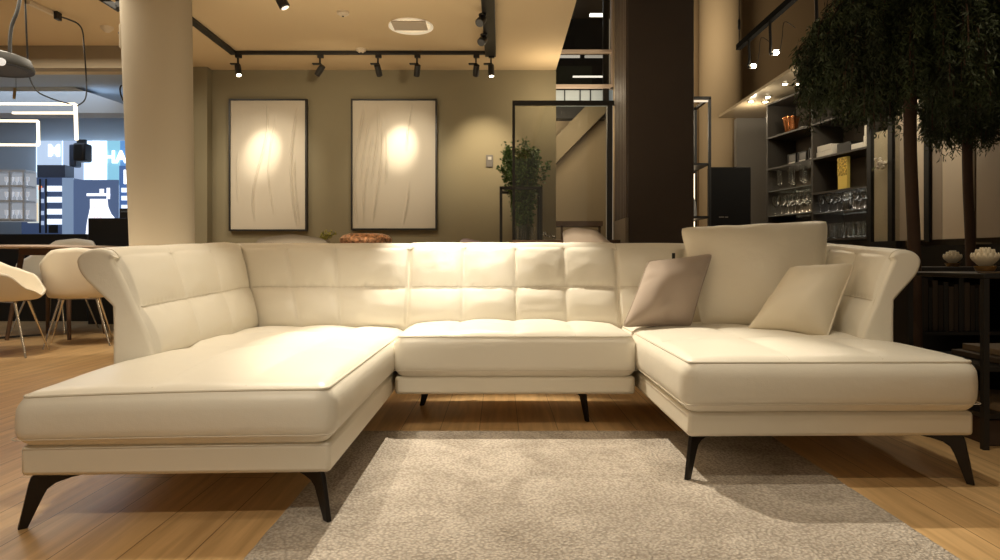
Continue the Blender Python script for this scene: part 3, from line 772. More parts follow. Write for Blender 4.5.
# ------------------------------------------------------------------ glass partition, plant stand
Y = 6.0; zt = ZV(101, Y)
root = empty('glass_partition', (XU(563,Y), Y, 0), 'tall black framed glass partition left of the dark pillar', 'partition')
MB().box(XU(512.3,Y), XU(515,Y), Y-.02, Y+.02, 0, zt-.04).build('post', BLACK, root)
MB().box(XU(607,Y), XU(612,Y), Y-.02, Y+.02, 0, zt-.04).build('post', mat('dark_grey_metal', (.03,.028,.026), .5), root)
MB().box(XU(512.3,Y), XU(625,Y), Y-.02, Y+.02, zt-.04, zt).build('top_rail', BLACK, root)
MB().box(XU(515,Y), XU(607,Y), Y-.004, Y+.004, 0.02, zt-.04).build('pane', PANE, root)
def frame_box(x0, x1, y0, y1, z0, z1, w, name, root, m=BLACK):
    mb = MB()
    for x in (x0, x1):
        for y in (y0, y1): mb.box(x-w/2, x+w/2, y-w/2, y+w/2, z0, z1)
    for z in (z0, z1):
        for y in (y0, y1): mb.box(x0-w/2, x1+w/2, y-w/2, y+w/2, z-w/2, z+w/2)
        for x in (x0, x1): mb.box(x-w/2, x+w/2, y0, y1, z-w/2, z+w/2)
    return mb.build(name, m, root)
Y = 6.45
sx0, sx1, sz = XU(501,Y), XU(541,Y), ZV(188,Y)
root = empty('plant_stand', ((sx0+sx1)/2, Y+.2, 0), 'slim black open metal frame around the tall green plant', 'stand')
frame_box(sx0, sx1, Y, Y+.42, .02, sz, .028, 'frame', root)
MB().box(sx0, sx1, Y, Y+.42, .60, .62).build('shelf', BLACK, root)
vx, vy = (sx0+sx1)/2+.04, Y+.21
o = MB().lathe((vx, vy, .62), [(.10,0),(.12,.02),(.12,.55),(.115,.55),(.115,.03),(.0,.02)], 28).build('glass_vase', GLASS); tag(o, 'tall clear glass vase inside the black plant stand', 'vase')
root = empty('leafy_plant', (vx, vy, .64), 'tall bushy green plant with bare stems in the black frame stand', 'plant')
rnd = random.Random(11); st = MB(); lf = MB()
for k in range(34):
    tgt_u = rnd.choice([rnd.gauss(505,4), rnd.gauss(521,8), rnd.gauss(540,7), rnd.gauss(531,10)])
    tgt_v = 141 + abs(tgt_u - 526) * .75 + abs(rnd.gauss(0, 12)) if tgt_u > 512 else 146 + rnd.uniform(0, 26)
    Yp = vy + rnd.uniform(-.16, .16); e = P(tgt_u, tgt_v, Yp); b = Vector((vx+rnd.uniform(-.07,.07), vy+rnd.uniform(-.07,.07), .66))
    m1 = b.lerp(e, .55) + Vector(((b.x-e.x)*.22, 0, .05)); pts = crom([b, m1, e], 10)
    st.tube(pts, .004, 5)
    for i in range(8, len(pts)):
        for q in range(13):
            c = pts[i] + Vector((rnd.gauss(0,.020), rnd.gauss(0,.020), rnd.gauss(0,.018)))
            d = Vector((rnd.gauss(0,1), rnd.gauss(0,1), rnd.gauss(.3,.8))).normalized()*rnd.uniform(.026,.042); s_ = d.cross(Vector((rnd.gauss(0,1),1,rnd.gauss(0,1)))).normalized()*.0125
            lf.add([c, c+d*.5+s_, c+d, c+d*.5-s_], [(0,1,2,3)])
st.build('stem', mat('green_stem', (.11,.12,.045), .6), root); lf.build('leaves', mat('deep_green_leaf', (.085,.15,.045), .5, vary=(9,.4)), root, smooth=False)

# ------------------------------------------------------------------ right of pillar: display frame, black cabinet
Y = 6.2; x1 = XU(709.5,Y); zt = ZV(98,Y)
root = empty('display_cabinet', (x1-.3, Y+.2, 0), 'narrow black framed glass display cabinet half behind the dark pillar', 'cabinet')
frame_box(x1-.6, x1, Y, Y+.45, .02, zt, .025, 'frame', root)
MB().box(x1-.6, x1, Y, Y+.45, ZV(163,Y)-.02, ZV(163,Y)).build('shelf', BLACK, root)
MB().box(x1-.6, x1, Y, Y+.45, ZV(216,Y)-.02, ZV(216,Y)).build('shelf', BLACK, root)
MB().box(x1-.6, x1-.01, Y+.44, Y+.45, .05, ZV(163,Y)).build('back_panel', mat('dim_brown_back', (.05,.035,.025), .5), root)
MB().box(x1-.05, x1-.02, Y+.40, Y+.43, ZV(214,Y), ZV(168,Y)).build('light_strip', emat('cabinet_led', (1,.78,.5), 2.2), root)
MB().box(x1-.05, x1-.02, Y+.40, Y+.43, ZV(245,Y), ZV(219,Y)).build('light_strip', emat('cabinet_led', (1,.78,.5), 2.2), root)
MB().box(x1-.6, x1, Y, Y+.02, zt-.035, zt-.02).build('light_strip', emat('cabinet_led_dim', (1,.85,.65), .8), root)
o = MB().lathe((x1-.14, Y+.12, ZV(216,Y)), [(.05,0),(.055,.02),(.045,.14),(.02,.2),(.018,.26),(0,.26)], 24).build('bottle', mat('pale_bottle', (.55,.55,.55), .3)); tag(o, 'pale bottle on the shelf of the narrow display cabinet', 'bottle')
Y = 6.4
root = empty('speaker_cabinet', (XU(730.5,Y), Y+.2, 0), 'tall plain black cabinet standing beside the display shelving', 'cabinet')
MB().box(XU(710.5,Y), XU(751,Y), Y, Y+.10, 0, ZV(167,Y)).build('body', mat('matt_black', (.004,.0035,.0035), .6, spec=.2), root, bevel=.006)
MB().box(XU(719,Y), XU(724,Y), Y-.004, Y, ZV(217.6,Y), ZV(216.6,Y)).box(XU(725,Y), XU(728,Y), Y-.004, Y, ZV(217.6,Y), ZV(216.6,Y)).build('nameplate', mat('grey_mark', (.18,.16,.13), .5), root)

# ------------------------------------------------------------------ display shelving along the right wall
SA = Vector((2.875, 7.0, 0)); SD = Vector((.2, -1, 0)); SDl = SD.length; SDn = SD.normalized(); SN = Vector((SDn.y, -SDn.x, 0))
if SN.x > 0: SN = -SN            # towards the room
def sh(s, depth, z): return SA + SD * s - SN * depth + Vector((0, 0, z))   # depth into the shelf
def shbox(mb, s0, s1, d0, d1, z0, z1):
    c = (sh(s0,d0,z0) + sh(s1,d1,z1)) / 2
    return mb.obox(c, SD*(s1-s0)/2, -SN*(d1-d0)/2, Vector((0,0,(z1-z0)/2)))
S0, SM, S1, DP = 0.0, .713, 1.44, .34
SHELFM = mat('dark_grey_shelf', (.055,.047,.038), .45)
root = empty('display_shelving', sh(.7,.17,0), 'tall dark open shelving with lit glassware and boxes along the right wall', 'shelving')
shbox(MB(), S0, S1, DP, DP+.02, 0, 2.50).build('back_panel', mat('shelf_back', (.16,.13,.10), .6), root)
for s in (S0, SM, S1): shbox(MB(), s-.010, s+.010, 0, DP, 0, 2.50).build('side_panel', SHELFM, root)
zs1 = (2.50, 2.135, 1.80, 1.02); zs2 = (2.50, 2.135, 1.80, 1.465, 1.02)
for z in zs1: shbox(MB(), S0+.01, SM-.01, 0, DP, z-.018, z).build('shelf', SHELFM, root)
for z in zs2: shbox(MB(), SM+.01, S1-.01, 0, DP, z-.018, z).build('shelf', SHELFM, root)
GSH = mat('glass_shelf', (.55,.6,.58), .12, trans=.6)
for z in (1.555, 1.29): shbox(MB(), S0+.01, SM-.01, .01, DP, z-.008, z).build('glass_shelf', GSH, root)
shbox(MB(), SM+.01, S1-.01, .01, DP, 1.27-.008, 1.27).build('glass_shelf', GSH, root)
shbox(MB(), S0+.03, SM-.03, DP-.02, DP-.005, 1.30, 1.315).build('light_strip', emat('shelf_led', (1,.82,.55), 9), root)
shbox(MB(), S0+.03, SM-.03, DP-.02, DP-.005, 1.56, 1.57).build('light_strip', emat('shelf_led', (1,.82,.55), 9), root)
shbox(MB(), SM+.03, S1-.03, DP-.02, DP-.005, 1.275, 1.285).build('light_strip', emat('shelf_led_cool', (1,.92,.8), 7), root)
shbox(MB(), SM+.03, S1-.03, DP-.02, DP-.005, 1.025, 1.035).build('light_strip', emat('shelf_led_cool', (1,.92,.8), 7), root)
shbox(MB(), S0, S1, .02, DP, .02, 1.0).build('cupboard', BLACK_W, root)
# glasses
def glass_mesh(kind):
    if kind == 'wine':
        p = [(.033,0),(.034,.003),(.005,.008),(.0035,.02),(.0035,.085),(.012,.095),(.034,.125),(.038,.155),(.030,.20),(.0285,.20),(.036,.155),(.031,.127),(.01,.1),(0,.098)]
    elif kind == 'tumbler':
        p = [(.030,0),(.033,.005),(.037,.11),(.0355,.11),(.031,.012),(0,.010)]
    else:
        p = [(.028,0),(.029,.004),(.004,.01),(.004,.05),(.022,.065),(.027,.10),(.026,.215),(.0245,.215),(.0255,.10),(.018,.068),(0,.06)]
    return MB().lathe((0,0,0), p, 16)
protos = {}
def put_glass(kind, s, d, z, label, group, sc=1.0):
    nm = {'wine':'wine_glass','tumbler':'tumbler','flute':'champagne_flute'}[kind]
    if kind not in protos:
        o = glass_mesh(kind).build(nm, GLASS, world=False); protos[kind] = o
    else:
        o = protos[kind].copy(); COL.objects.link(o)
    o.location = sh(s, d, z); o.scale = (sc,)*3
    tag(o, label, 'glass', group)
def row(kind, sa, sb, n, z, label, group, sc=1, depth=(.08,)):
    for k in range(n): put_glass(kind, lerp(sa, sb, k/(n-1)), depth[k % len(depth)], z+.001, label, group, sc)
row('flute', .12, .66, 7, 1.555, 'tall stemmed glass standing under the picture frames in the far shelving bay', 'tall glasses in the far bay', 1.0, (.07,.16))
row('wine', .06, .66, 12, 1.29, 'wine glass on the middle glass shelf of the far shelving bay', 'wine glasses in the far bay', 1.05, (.06,.15))
row('tumbler', .06, .66, 10, 1.02, 'tumbler on the lowest shelf of the far bay, just above the pillow', 'tumblers in the far bay', 1.4, (.07,))
row('wine', .76, 1.37, 12, 1.27, 'wine glass below the gold box in the near shelving bay', 'wine glasses in the near bay', .9, (.06,.15))
row('tumbler', .76, 1.36, 11, 1.02, 'tumbler on the lowest shelf of the near shelving bay', 'tumblers in the near bay', 1.3, (.06,.15))
o = MB().lathe((0,0,0), [(.055,0),(.06,.01),(.06,.16),(.05,.20),(.02,.215),(.02,.25),(.028,.255),(.0,.256)], 20).build('decanter', GLASS, world=False); o.location = sh(1.13,.05,1.27); o.scale=(.75,)*3; tag(o, 'wide clear decanter among the glasses of the near bay', 'decanter')
# copper bucket, books, frames, boxes, gold box
bz = 2.135
root = empty('copper_bucket', sh(.22,.13,bz), 'shiny copper bucket on the top shelf of the far bay', 'bucket')
MB().lathe(sh(.22,.13,bz), [(.05,0),(.055,.01),(.085,.17),(.08,.17),(.05,.015),(0,.012)], 28).build('bucket_body', mat('bright_copper', (.75,.30,.12), .22, metal=1), root)
MB().lathe(sh(.22,.13,bz+.165), [(.083,0),(.09,.004),(.09,.010),(.082,.012)], 28).build('rim', mat('bright_copper', (.75,.30,.12), .22, metal=1), root)
WHITE = mat('white_card', (.72,.68,.60), .6)
for k, s in enumerate((.40,.47,.54,.61,.66)):
    mb = shbox(MB(), s-.028, s+.028, .06, .2, bz, bz+.018+.008*(k % 2)); o = mb.build('small_book', WHITE, bevel=.002); tag(o, 'thin white booklet lying beside the copper bucket', 'book', 'white booklets on the top shelf')
for k, s in enumerate((.30,.46,.62)):
    z = 1.80; root = empty('picture_frame', sh(s,.08,z), ('far', 'middle', 'near')[k] + ' one of three small black picture frames on the far bay shelf', 'picture frame', 'small black frames in the far bay')
    mb = MB(); w, h, t = .065, .115+.02*(k==2), .012
    shbox(mb, s-w, s+w, .08, .095, z, z+t); shbox(mb, s-w, s+w, .08, .095, z+h-t, z+h); shbox(mb, s-w, s-w+t, .08, .095, z+t, z+h-t); shbox(mb, s+w-t, s+w, .08, .095, z+t, z+h-t)
    mb.build('frame', BLACK, root)
    shbox(MB(), s-w+t, s+w-t, .086, .092, z+t, z+h-t).build('picture', mat('grey_picture', (.09,.08,.065), .3), root)
    shbox(MB(), s-w+.02, s+w-.02, .078, .084, z+.006, z+.03).build('caption_card', WHITE, root)
def boxes(items):
    for nm, m, s0, s1, d0, z0, z1, lab, grp in items:
        mb = shbox(MB(), s0, s1, d0, d0+.16, z0, z1); o = mb.build(nm, m, bevel=.003); tag(o, lab, 'box', grp)
z = 1.80
boxes([('gift_box', WHITE, .735, .835, .03, z, z+.055, 'white box at the bottom left of the white stack in the near bay', 'white boxes in the near bay'),
       ('gift_box', WHITE, .840, .94, .03, z, z+.055, 'white box at the bottom right of the white stack in the near bay', 'white boxes in the near bay'),
       ('gift_box', WHITE, .745, .935, .03, z+.056, z+.11, 'long white box on top of the white stack in the near bay', 'white boxes in the near bay'),
       ('gift_box', BLACK_W, 1.0, 1.17, .04, z, z+.09, 'glossy black box with pale marks between white boxes', 'boxes in the near bay'),
       ('gift_box', WHITE, 1.20, 1.34, .02, z, z+.05, 'flat white box to the right of the black box', 'boxes in the near bay'),
       ('gift_box', WHITE, 1.345, 1.415, .02, z, z+.10, 'white box at the near end of the shelf, lower of two', 'boxes in the near bay'),
       ('gift_box', WHITE, 1.355, 1.415, .02, z+.101, z+.19, 'white box at the near end of the shelf, upper of two', 'boxes in the near bay')])
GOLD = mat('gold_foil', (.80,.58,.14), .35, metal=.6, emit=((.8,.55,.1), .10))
root = empty('gold_box', sh(1.085,.06,1.465), 'tall bright gold box alone in its shelf compartment', 'box')
shbox(MB(), 1.01, 1.125, .04, .075, 1.465, 1.76).build('body', GOLD, root, bevel=.003)
shbox(MB(), 1.01, 1.125, .036, .04, 1.59, 1.755).build('printed_panel', mat('gold_print', (.55,.38,.07), .4, metal=.5, vary=(60,.8)), root)
# canopy with downlights
Yc0, Yc1, zc, xc = 4.7, 7.92, 2.55, 2.66
struct('ceiling_right', MB().box(xc, 3.28, Yc0, Yc1, zc, zc+.03), mat('satin_canopy', (.42,.35,.24), .22, spec=.6), 'thin satin canopy panel above the shelving')
DLG = emat('downlight_glow', (1,.88,.62), 25)
for k, (u, v) in enumerate(((751,101),(765.5,101.3),(768,96.5),(785,83.5),(799,83.3),(806,72.5))):
    Y = YZ(v, zc); x = XU(u, Y)
    root = empty('downlight', (x, Y, zc-.012), 'small glowing downlight set in the satin canopy', 'downlight', 'downlights in the canopy')
    MB().lathe((x, Y, zc-.008), [(.028,.0),(.04,.002),(.04,.008)], 18).build('ring', CHROME, root)
    MB().lathe((x, Y, zc-.010), [(.0,.0),(.024,.0),(.024,.004)], 16).build('lens', DLG, root)
# suspended rail with gooseneck lamps
xr = 2.2; zr = ZV(48, 6.0)
root = empty('suspended_rail', (xr, 5, zr), 'black rail hanging on wires along the right side', 'rail')
MB().box(xr-.022, xr+.022, 2.6, 6.0, zr-.02, zr+.03).build('rail', mat('rail_black', (.008,.007,.006), .8, spec=.05), root)
MB().tube([(xr, 5.98, zr), (xr, 5.98, 5.0)], .004, 6).build('wire', BLACK, root)
MB().lathe((xr, 5.98, zr+.16), [(.006,0),(.012,.01),(.012,.09),(.006,.1)], 12).build('coupling', BLACK, root)
BULB = emat('bulb_glow', (1,.85,.58), 30)
glamps = []
for (u, v, uu, lab) in ((753.5,66,749,'farthest'), (776,52.5,770,'middle'), (819,34,816,'nearest')):
    Y = xr*F/(uu-500) if uu < 800 else 4.7
    b = P(u, v, Y); t = Vector((xr if uu < 800 else b.x-.02, Y, zr-.02))
    root = empty('rail_lamp', b, lab + ' gooseneck lamp with a glowing bulb on the right hanging rail', 'lamp', 'gooseneck lamps on the right rail')
    MB().tube(crom([t, t+Vector((0,0,-.06)), Vector((lerp(t.x,b.x,.1), Y, lerp(t.z,b.z,.7))), b+Vector((-.045,0,-.005)), b+Vector((-.02,0,-.01))], 6), .012, 8).build('neck', BLACK, root)
    MB().lathe(b+Vector((0,0,-.02)), [(0,-.002),(.018,.004),(.024,.02),(.018,.036),(0,.042)], 16).build('bulb', BULB, root)
    MB().tube(crom([b+Vector((.03,0,0)), b+Vector((.05,0,.12)), b+Vector((.07,0,.25)), b+Vector((.16,0,.20))], 6), .003, 5).build('wire', BLACK, root)
    glamps.append(b)

# ------------------------------------------------------------------ glazed right side: mullions, panels behind, low dark cabinet
def shu(u):        # s on the shelving line for a pixel column
    k = (u - 500) / F; return (7.0*k - 2.875) / (.2 + k)
mull = MB()
for u in (869.5, 890.5, 927): 
    s = shu(u); shbox(mull, s-.022, s+.022, -.008, .008, .96, 3.2)
s0, s1 = shu(866), 1.75
shbox(mull, s0, s1, -.03, .03, .93, .975)
struct('window_2', mull, BLACK, 'black mullions and sill of the glazed wall behind the trees')
shbox(MB(), s0, s1, -.004, .004, .975, 3.2)
o = struct('window_3', shbox(MB(), s0, s1, -.004, .004, .975, 3.2), PANE, 'clear glass of the wall behind the trees')
struct('wall_dark', shbox(MB(), shu(862), 2.6, .02, .10, 0, .93), BLACK_W, 'low black wall under the glazing')
PAN = mat('pale_fabric_panel', (.62,.53,.41), .8, vary=(2,.06))
PAN2 = mat('grey_fabric_panel', (.36,.30,.235), .8)
def panelq(name, us, zt, m, label):
    o = shbox(MB(), shu(us[0]), shu(us[1]), .012, .03, .976, zt).build(name, m); tag(o, label, 'panel', 'tall pale panels behind the glazing'); return o
struct('wall_window', shbox(MB(), s0-.25, 3.0, .75, .80, 0, 3.2), mat('dim_taupe', (.16,.125,.085), .8), 'dim taupe wall behind the glazing')
panelq('fabric_panel', (873,887.5), 1.90, PAN, 'pale panel with white flower sprig, next to the shelving')
panelq('fabric_panel', (894,907), 2.5, PAN2, 'narrow taupe panel just left of the large tree trunk')
panelq('fabric_panel', (915,924.5), 2.5, PAN, 'narrow pale panel between the large tree trunk and the right mullion')
panelq('fabric_panel', (931,940.5), 2.5, PAN2, 'narrow taupe panel right of the last mullion')  # darker taupe colour than the wide panel beside it
panelq('fabric_panel', (941,971), 2.5, PAN, 'wide pale panel behind the smaller tree')
panelq('fabric_panel', (975,1030), 1.98, PAN2, 'wide taupe panel cut by the right edge')
root = empty('flower_sprig', P(880,163,5.42), 'white flower sprig hanging before the pale panel beside the shelving', 'flower')
rnd = random.Random(5); mb = MB()
for k in range(26):
    c = P(880+rnd.gauss(0,3.5), 163+rnd.gauss(0,2.3), 5.40+rnd.uniform(-.02,.02)); mb.lathe(c, [(0,-.012),(.012,-.004),(.013,.004),(0,.012)], 8)
mb.build('blossom', mat('white_petal', (.75,.68,.58), .6), root)
MB().tube(crom([P(872,170,5.42), P(880,164,5.42), P(889,160,5.42)], 5), .004, 5).build('stem', mat('sprig_stem', (.12,.12,.03), .7), root)

# ------------------------------------------------------------------ weeping trees
BARK = mat('tree_bark', (.055,.028,.015), .8, bump=(30,.5,.01))
FOL = mat('weeping_foliage', (.024,.038,.010), .65, vary=(6,.45))
def tree(name, u, Y, label, cu, ctop, cbot, cr, n, seed, tr):
    x = XU(u, Y); root = empty(name, (x, Y, 0), label, 'tree', 'weeping trees at the right')
    rnd = random.Random(seed)
    MB().tube(crom([(x+.03, Y, 0), (x+.02, Y, .8), (x-.005, Y, 1.5), (x+.01, Y, 2.2), (x, Y, ctop-.15)], 6), tr, 12).build('trunk', BARK, root)
    cx = XU(cu, Y); lf = MB(); br = MB()
    for k in range(n):
        a = rnd.uniform(0, 2*PI); rr_ = cr * math.sqrt(rnd.uniform(.02, 1)); 
        sx, sy = math.cos(a)*rr_, math.sin(a)*rr_*.8
        k2 = rr_/cr
        top = Vector((cx+sx*.75, Y+sy*.75, ctop - .35*k2**2*(ctop-cbot) - rnd.uniform(0,.25)*(ctop-cbot)))
        length = rnd.uniform(.3,.75)*(ctop-cbot)
        endz = max(cbot + rnd.uniform(0,.16) + .42*k2**3*(ctop-cbot)*rnd.uniform(.2,1), top.z - length)
        end = Vector((cx+sx, Y+sy, endz)); 
        pts = crom([Vector((cx+sx*.3, Y+sy*.3, top.z+.05)), top, top.lerp(end,.45)+Vector((sx*.10,sy*.10,0)), end], 7)
        if k % 3 == 0: br.tube(pts, .0035, 4)
        for i in range(3, len(pts)):
            p = pts[i]
            for q in range(9):
                c = p + Vector((rnd.gauss(0,.012), rnd.gauss(0,.012), rnd.uniform(-.035,.035)))
                d = Vector((rnd.gauss(0,1), rnd.gauss(0,1), rnd.gauss(-1.3,.5))).normalized()*rnd.uniform(.024,.048); s_ = d.cross(Vector((rnd.gauss(0,1),rnd.gauss(0,1),.2))).normalized()*.0036
                lf.add([c, c+d*.5+s_, c+d, c+d*.5-s_], [(0,1,2,3)])
    br.build('branches', BARK, root); lf.build('foliage', FOL, root, smooth=False)
    return root
tree('weeping_tree', 911, 3.5, 'larger weeping tree with a broad dark hanging crown, its trunk beside the sofa', 922, 2.55, 1.50, .64, 800, 3, .031)
tree('weeping_tree', 968, 4.35, 'smaller weeping tree with a short crown nearer the right edge', 962, 2.2, 1.50, .24, 220, 9, .030)

# ------------------------------------------------------------------ black console tables, lotus holders
tx0, tx1, ty0, ty1, tz = 2.085, 2.95, 2.80, 3.34, ZV(273.5, 2.83)
root = empty('console_table', ((tx0+tx1)/2, (ty0+ty1)/2, 0), 'black open-frame console table at the right edge with shelves below', 'table')
MB().box(tx0, tx1, ty0, ty1, tz-.022, tz).build('tabletop', BLACK_W, root, bevel=.003)
for x in (tx0+.012, tx1-.012):
    for y in (ty0+.012, ty1-.012): MB().box(x-.012, x+.012, y-.012, y+.012, 0, tz-.022).build('leg', BLACK, root)
MB().box(tx0+.02, tx1-.02, ty0+.02, ty1-.02, .335, .355).build('shelf', BLACK_W, root)
MB().box(tx0+.02, tx1-.02, ty0+.02, ty1-.02, .13, .15).build('shelf', BLACK_W, root)
bx = 2.33
root = empty('low_bookcase', (2.9, 3.9, 0), 'long black low bookcase behind the console table', 'bookcase')
zb_ = ZV(266.5, 3.95)
MB().box(bx, 3.6, 3.62, 4.02, zb_-.03, zb_).build('top', BLACK_W, root, bevel=.003)
for x in (bx+.015, 2.9, 3.5): MB().box(x-.015, x+.015, 3.62, 4.02, 0, zb_-.03).build('side_panel', BLACK_W, root)
MB().box(bx, 3.6, 4.0, 4.02, 0, zb_-.03).build('back_panel', BLACK_W, root)
MB().box(bx+.03, 3.5, 3.63, 4.0, .40, .42).build('shelf', BLACK_W, root)
rnd = random.Random(2)
DBK = [mat('book_dark_%s' % n, c, .6) for n, c in (('umber', (.035,.025,.018)), ('char', (.025,.024,.022)), ('tan', (.07,.05,.035)))]
x = 2.38
for k in range(12):
    w = rnd.uniform(.018,.032); h = rnd.uniform(.24,.30)
    o = MB().box(x, x+w, 3.66, 3.88, .42, .42+h).build('book', DBK[k % 3], bevel=.002); tag(o, 'dark upright book on the shelf of the low black bookcase', 'book', 'dark books in the low bookcase'); x += w+.003
# things on the console shelves
TAN = mat('tan_cloth', (.22,.15,.085), .8, bump=(80,.4,.004))
o = MB().box(2.26, 2.62, 2.88, 3.18, .356, .386).build('flat_book', mat('tan_cover', (.26,.19,.12), .6), bevel=.004); tag(o, 'flat tan book on the upper shelf of the console table, upper of two', 'book', 'flat books on the console')
o.location.z = .384
o = MB().box(2.22, 2.66, 2.86, 3.2, .356, .383).build('flat_book', mat('brown_cover', (.10,.07,.045), .6), bevel=.004); tag(o, 'flat brown book on the upper shelf of the console table, lower of two', 'book', 'flat books on the console')
mb = MB()
mb.grid(lambda a, b: Vector((lerp(2.2,2.7,a), lerp(2.84,3.2,b), .152+.05*math.sin(PI*min(1,max(0,b)))**.3*math.sin(PI*a)**.3 + .004*math.sin(a*40))), 60, 20); mb.box(2.2, 2.7, 2.84, 3.2, .151, .1535)
o = mb.build('folded_cloth', TAN); tag(o, 'folded ribbed tan cloth on the lower shelf of the console table', 'cloth')
o = MB().box(2.15, 2.62, 2.86, 3.2, 0.0, .115).build('storage_box', mat('brown_box', (.075,.048,.034), .7), bevel=.005); tag(o, 'dull brown box on the floor under the console table', 'box')
o = MB().box(2.18, 2.40, 2.815, 2.97, tz, tz+.006).build('tray', mat('bronze_tray', (.12,.085,.05), .4), bevel=.002); tag(o, 'thin bronze tray under the nearer lotus holder', 'tray')
o = MB().box(2.42, 2.62, 2.83, 2.95, tz, tz+.014).build('notebook', mat('beige_notebook', (.32,.26,.18), .6), bevel=.002); tag(o, 'small beige notebook on the console at the right edge', 'book')
o = MB().box(XU(971,4.6), XU(986,4.6), 4.55, 4.65, .931, .945).build('notebook', mat('beige_notebook', (.32,.26,.18), .6)); tag(o, 'small pale booklet lying on the low black wall under the glazing', 'book')
PET = mat('ivory_petal', (.80,.72,.56), .5)
def lotus(u, Y, z, R, label):
    x = XU(u, Y); root = empty('lotus_candle_holder', (x, Y, z), label, 'candle holder')
    MB().lathe((x, Y, z), [(R*.62,0),(R*.66,.004),(R*.80,R*.34),(R*.82,R*.44),(R*.74,R*.44),(R*.6,R*.3),(0,R*.28)], 28).build('bowl', mat('antique_gold', (.50,.30,.12), .3, metal=.9), root)
    for L, (n, tilt, ln) in enumerate(((14, .78, 1.25), (12, .50, 1.45), (9, .22, 1.5))):
        pm = MB()
        for k in range(n):
            a = 2*PI*(k + .5*(L%2))/n; ca, sa = math.cos(a), math.sin(a)
            def pf(s, t):
                b = R*(.30 - .06*L); ww = R*.27*math.sin(PI*min(.97, .12+.86*t))**.8*(2*s-1)
                out = b + R*.92*tilt*math.sin(PI*.66*t); up = R*.36 + R*1.3*ln*t*(1 - .12*t)*(1 - .22*tilt)
                out += .5*abs(2*s-1)**2*R*-.1
                return Vector((x + ca*out - sa*ww, Y + sa*out + ca*ww, z + up))
            pm.grid(pf, 6, 8)
        pm.build('petal_ring', PET, root, solid=.002)
    return root
lotus(985, 2.98, tz+.007, .055, 'nearer ivory lotus candle holder in a gold bowl on the console table')
lotus(952.5, 3.80, zb_+.001, .047, 'farther ivory lotus candle holder on the low black bookcase')

# ------------------------------------------------------------------ blue lit shop at the far left
Y = 9.8
LIT = emat('daylight_pane', (.62,.80,1.0), 1.5)
struct('window_4', MB().box(XU(37,Y), XU(140,Y), Y-.02, Y, ZV(238,Y), ZV(141,Y)), LIT, 'bright blue-white shop window beyond the dining corner')
def flat(name, u0, u1, v0, v1, Y, m, par=None, th=.02):
    o = MB().box(XU(u0,Y), XU(u1,Y), Y-th, Y, ZV(v1,Y), ZV(v0,Y)).build(name, m, par); return o
root = empty('letter_sign', P(50,160,9.72), 'pale poster with the white letter M in the far shop window', 'poster')
flat('poster_panel', 38, 62, 141, 168, 9.72, emat('poster_pale', (.50,.62,.80), .85), root)
def text(body, u, v, Y, size, m, par, name='lettering', sx=1):
    c = bpy.data.curves.new(name, 'FONT'); c.body = body; c.size = size; c.extrude = .002; c.align_x = 'CENTER'; c.align_y = 'CENTER'; c.offset = .008
    t = bpy.data.objects.new(name, c); COL.objects.link(t); c.materials.append(m)
    off = Vector((0,0,0)); p = par
    while p: off += p.location; p = p.parent
    t.parent = par; t.location = P(u, v, Y) - off; t.rotation_euler = (PI/2, 0, 0); t.scale = (sx, 1, 1)
    me = bpy.data.meshes.new_from_object(t.evaluated_get(bpy.context.evaluated_depsgraph_get())); o = bpy.data.objects.new(name, me); COL.objects.link(o)
    o.parent = par; o.location = t.location; o.rotation_euler = t.rotation_euler; o.scale = t.scale
    if not me.materials: me.materials.append(m)
    bpy.data.objects.remove(t); return o
WH = emat('white_letter', (.92,.96,1.0), 2.2)
text('M', 54, 151, 9.69, .24, WH, root)
root = empty('shop_sign', P(118,155,9.70), 'teal and blue sign with large white letters HAL in the far shop window', 'sign')
flat('sign_panel', 108, 121, 141, 185, 9.72, emat('teal_sign', (.25,.55,.70), .9), root)
flat('sign_panel', 121, 140, 141, 166, 9.72, emat('blue_sign', (.12,.30,.62), .8), root)
text('HAL', 119, 157.5, 9.68, .25, WH, root, sx=1.0)
root = empty('shop_shelf', P(128,200,9.66), 'blue and white striped product shelves beside the column in the far shop', 'shelving')
flat('back_panel', 120, 140, 166, 238, 9.70, emat('deep_blue', (.07,.14,.33), .8), root)
for k, v in enumerate((188,196,205,214,223)): flat('shelf', 122, 138, v, v+4.4, 9.67, emat('lit_stock', (.75,.86,1.0), 1.2), root)
for u in (124.5, 129.5): flat('lettering', u, u+2.4, 170, 184, 9.67, WH, root)
flat('window_post', 93, 100, 141, 182, 9.73, emat('white_post', (.85,.93,1.0), 1.9)); tag(bpy.data.objects['window_post'], 'bright white post in the far shop window', 'post')
flat('window_banner', 64, 84, 141, 180, 9.735, emat('blue_grey_banner', (.42,.52,.70), .75)); tag(bpy.data.objects['window_banner'], 'blue grey banner behind the hanging projector', 'banner')
# hanging projector
root = empty('hanging_projector', P(84,155,9.3), 'black twin projector hanging before the bright shop window', 'projector')
MB().box(XU(79,9.3), XU(87,9.3), 9.25, 9.3, ZV(146,9.3), ZV(140,9.3)).build('mount', BLACK, root)
MB().box(XU(75.5,9.3), XU(82,9.3), 9.15, 9.3, ZV(168,9.3), ZV(146,9.3)).build('body', mat('navy_plastic', (.06,.08,.13), .5), root, bevel=.02)
MB().box(XU(81.5,9.2), XU(93,9.2), 9.0, 9.2, ZV(163,9.2), ZV(145,9.2)).build('lamp_head', BLACK, root, bevel=.03)
